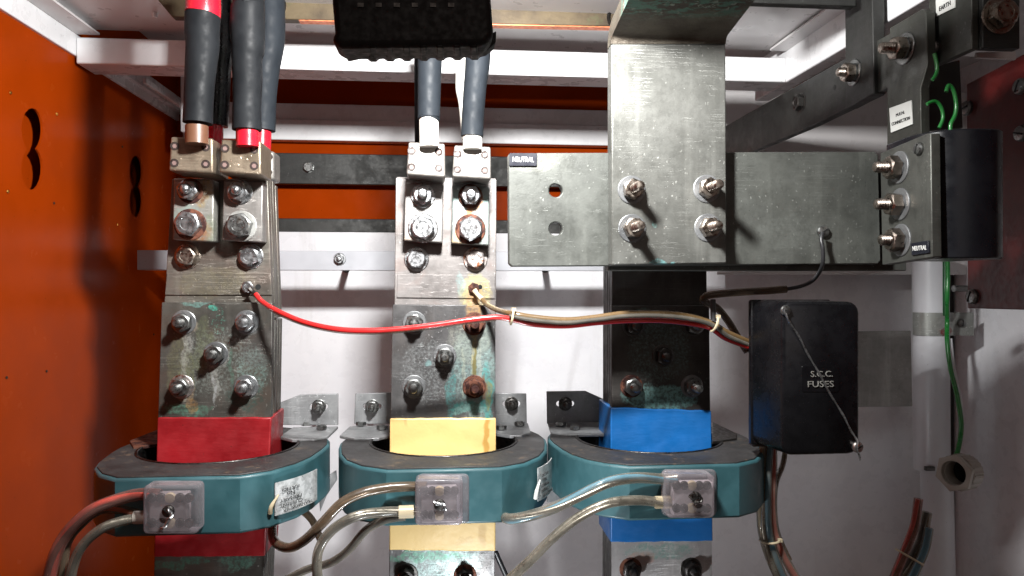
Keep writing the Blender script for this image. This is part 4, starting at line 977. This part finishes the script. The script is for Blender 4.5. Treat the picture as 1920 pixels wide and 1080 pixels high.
def xtext(par, text, px0, px1, py, X, hpx, m):
    a = PX(px0, py, X); b = PX(px1, py, X); lettering(par, text, (a+b)/2, (0, -1, 0), (0, 0, 1), .006, m, fit=(abs(a.y-b.y), hpx*a.y/F))
n_ = xlabel(t, [(1667, 203), (1708, 188), (1710, 233), (1670, 249)], Xp-.0095, LABELWHT)
xtext(n_, 'M.E.N.', 1680, 1696, 213, Xp-.0098, 6, INK); xtext(n_, 'CONNECTION', 1672, 1706, 227, Xp-.0098, 6.5, INK)
t = thing('neutral_link_plate', PX(1695, 480, Xl), 'grey plate with three threaded studs and a small NEUTRAL label', 'metal plate')
NLM = busbar('neutral_link_metal', (.10, .102, .092), (.155, .158, .142), [], rough=.4, metal=.5, speck=.3, scratch=.3)
part('plate', xplate([(1650, 287), (1738, 250), (1745, 250), (1748, 482), (1745, 483), (1654, 497)], Xl, .008), NLM, t, .0008)
for x, y in ((1686, 314), (1688, 383), (1690, 450)): bolt(t, PX(x, y, Xl), .0165, 'stud', 'left', m=BROWNST, mw=WASHM, L=1.22, washer=.80)
small_screw(t, PX(1725, 279, Xl), .0050, 'left', DULL)
n_ = xlabel(t, [(1708, 456), (1740, 451), (1742, 474), (1709, 479)], Xl-.0015, LABELBLK); xtext(n_, 'NEUTRAL', 1711, 1737, 465, Xl-.0018, 9, PAINTWHT)
# insulated sleeve box
t = thing('insulating_sleeve', P(1810, 480, .55), 'blue black rubber insulating sleeve standing beside the neutral link plate', 'insulating sleeve')
bm = new_bm(); pr = []
x0 = Xl+.0005; x1 = P(1884, 350, .53).x + .010; zt1 = P(1810, 234, .52).z; zb1 = P(1810, 483, .52).z
pts = []
for cx, cy, a, r in ((x1-.022, .53+.022, 270, .022), (x1-.008, .60-.006, 0, .006), (x0+.008, .60-.006, 90, .006), (x0+.034, .53+.034, 180, .034)):
    for i in range(7):
        q = R_(a+15*i); pts.append((cx + r*math.cos(q), cy + r*math.sin(q)))
part('sleeve', plate([Vector((x, y, zb1)) for x, y in pts], (0, 0, zt1-zb1)), BLUEBLACK, t, .0012, smooth=40)
# earth bar upper right
t = thing('earth_bar', P(1830, 100, .62), 'dark angled earth bar at the top right with a white EARTH label', 'metal bar')
Xe = .405
part('side_plate', xplate([(1741, -40), (1822, -80), (1822, 92), (1741, 128)], Xe, .006), LINKM, t, .0008)
q = PX(1822, 92, Xe)
bm = new_bm(); box(bm, (Xe+.006, q.y-.004, q.z), (P(1905, 100, q.y).x, q.y+.004, q.z+.12)); part('front_plate', bm, DARKMETAL, t, .0008)
bolt(t, P(1872, 30, q.y-.004), .019, 'head', 'front', m=OLIVE, washer=.74)
small_screw(t, PX(1752, 90, Xe), .0055, 'left', RUSTY)
n_ = xlabel(t, [(1754, 0), (1790, -16), (1790, 14), (1755, 31)], Xe-.0015, LABELWHT); xtext(n_, 'EARTH', 1761, 1782, 11, Xe-.0018, 9, INK)
part('lower_tab', pplate([(1832, 98), (1905, 96), (1905, 112), (1832, 108)], q.y+.02, .003), WHITE, t, .0004)
# maroon board
Xm = .60
t = thing('insulating_board', PX(1860, 560, Xm), 'dark maroon insulating board fixed with slotted grey bolts at the right edge', 'board')
part('board', xplate([(1812, 158), (1960, 80), (1960, 582), (1814, 578)], Xm, .012), MAROON, t, .001)
for x, y in ((1815, 203), (1916, 162), (1918, 250), (1826, 556)): small_screw(t, PX(x, y, Xm), .0085, 'left', DULL, name='slotted_bolt')
b = new_bm(); tube([P(1788, 541, .83), P(1812, 541, .83)], .004, 10, bm=b, step=1); part('support_pin', b, DULL, t)

# ================================================================ CONDUIT, STRAP, GLAND, GREEN WIRES
Yk = 1.02
t = thing('conduit', P(1745, 880, Yk), 'upright white plastic conduit with a joint near the bottom right', 'conduit')
kx = Yk/F
part('upper_tube', tube([P(1744, 470, Yk), P(1747, 880, Yk)], 33*kx, 32, step=2), COND, t, smooth=50)
part('lower_tube', tube([P(1756, 880, Yk), P(1762, 1130, Yk)], 29*kx, 32, step=2), COND, t, smooth=50)
b = new_bm(); c_ = P(1745, 880, Yk-.024); box(b, c_+Vector((-.008, -.002, -.002)), c_+Vector((.006, .004, .004))); part('joint_clip', b, DARKSTEEL, t, .001)
b = new_bm(); a = P(1779, 480, 1.10); c = P(1789, 1100, 1.10); box(b, a, c+Vector((0, .03, 0))); tag(part('gap_strip', b, GAPDARK, None, .001), 'narrow black trim strip with the gap shadow as its colour, running down beside the conduit', 'trim strip')  # edge trim at the wall corner, gap shadow painted in as black
t = thing('pipe_strap', P(1765, 610, .98), 'galvanised saddle strap holding the conduit, smeared with red paint', 'pipe strap')
SM = busbar('strap_metal', (.20, .21, .20), (.31, .32, .30), [(1788, 622, .985, 30, 14, (.22, .03, .02), .95, 120, .25)], rough=.4, metal=.35, speck=.3, k=1)
cc = P(1744, 600, Yk); rr = 35*kx; zt2 = P(1744, 587, .985).z; zb2 = P(1744, 631, .985).z
pts = [Vector((cc.x + rr*math.cos(R_(a)), cc.y + rr*math.sin(R_(a)), zb2)) for a in range(180, 311, 10)]
xe = P(1824, 600, .99).x + .011; pts += [Vector((pts[-1].x+.006, pts[-1].y+.002, zb2)), Vector((xe, pts[-1].y+.002, zb2))]
inner = [Vector((p.x, p.y+.0022, p.z)) for p in pts]
part('saddle', plate(pts + inner[::-1], (0, 0, zt2-zb2)), SM, t, .0006, smooth=40)
small_screw(t, P(1802, 606, pts[-1].y), .006, 'front', DULL)
# gland
t = thing('cable_gland', P(1800, 884, .90), 'beige ribbed plastic cable gland lying open beside the conduit', 'cable gland')
g = []
ax = Vector((-.90, -.42, .04)).normalized()
rm = ax.to_track_quat('Z', 'Y').to_matrix().to_4x4(); ctr = P(1797, 886, .90)
def place(bm): 
    bmesh.ops.transform(bm, matrix=Matrix.Translation(ctr) @ rm, verts=bm.verts[:]); return bm
bm = new_bm(); n = 6; o1 = []; o2 = []; i1 = []; i2 = []
hexo = [Vector((.0245*math.cos(R_(60*i+20)), .0245*math.sin(R_(60*i+20)), .012)) for i in range(6)]
ho = [Vector((.0155*math.cos(R_(15*i)), .0155*math.sin(R_(15*i)), .012)) for i in range(24)]
part('hex_nut', place(plate(hexo, (0, 0, -.007), [ho])), BEIGE, t, .001)
pr = [(.0155*1.35*math.cos(R_(7.5*i))*(1.0 if i % 2 else .965), .0155*1.35*math.sin(R_(7.5*i))*(1.0 if i % 2 else .965)) for i in range(48)]
part('knurled_ring', place(plate([Vector((x*1.08, y*1.08, .004)) for x, y in pr], (0, 0, -.022), [[Vector((v.x*.98, v.y*.98, .004)) for v in ho]])), BEIGE, t, .0006)
for i in range(14):
    a = R_(i*360/14); b = new_bm(); p0 = Vector((.0226*math.cos(a), .0226*math.sin(a), .003)); 
    box(b, p0+Vector((-.0008, -.0008, -.019)), p0+Vector((.0008, .0008, 0))); part('rib', place(b), BEIGE, t, .0002)
part('dark_bore', place(lathe([(0, -.017), (.0152, -.017), (.0152, -.016), (0, -.016)], 20)), HOLE, t)
bm = tube([P(1810, 1003, 1.10), P(1814, 1003, 1.09)], .004, 8, step=1); tag(part('wall_plug', bm, DARKSTEEL), 'small dark plug in the white wall at the lower right', 'wall plug')
GW = 'green earth wires'
plain('green_wire', 'green wire running down past the strap into the gland', [(1776, 478, .95), (1777, 520, .95), (1776, 560, .95), (1776, 600, .97), (1776, 640, .96), (1782, 690, .95), (1794, 740, .94), (1802, 790, .93), (1800, 825, .92), (1793, 856, .91)], .0030, GREEN, group=GW)
plain('green_wire', 'green wire edge beside the conduit above the strap, its shade put into a darker green', [(1772, 478, .97), (1772, 520, .97), (1772, 560, .97), (1772, 590, .985)], .0030, paint('shaded_green_pvc', (.006, .07, .02), .35, .2), group=GW)  # darker copy of the wire green, shade put into the colour
plain('grey_wire', 'pale grey wire alongside the lower green wire', [(1783, 635, .965), (1789, 690, .955), (1800, 740, .945), (1805, 790, .935)], .0018, COND)
plain('green_wire', 'short bright green wire below the earth bar screw', [(1752, 100, .56), (1756, 118, .56), (1757, 132, .56), (1753, 143, .56), (1748, 150, .56)], .0015, GREEN, group=GW)
plain('green_wire', 'bright green wire loop entering the sleeve at the right', [(1774, 172, .56), (1779, 160, .56), (1788, 170, .56), (1793, 195, .56), (1791, 215, .56), (1783, 232, .56), (1782, 245, .56)], .0016, GREEN, group=GW)
plain('green_wire', 'bright green wire loop entering the sleeve at the left', [(1738, 195, .56), (1750, 190, .56), (1759, 193, .56), (1766, 205, .56), (1768, 222, .56), (1761, 240, .56)], .0014, GREEN, group=GW)
# dark strap behind the sleeve
tag(part('rear_strap', pplate([(1738, 128), (1800, 112), (1806, 240), (1738, 245)], .66, .006), DARKMETAL, None, .0008), 'dark strap standing behind the green wires above the sleeve', 'metal strap')
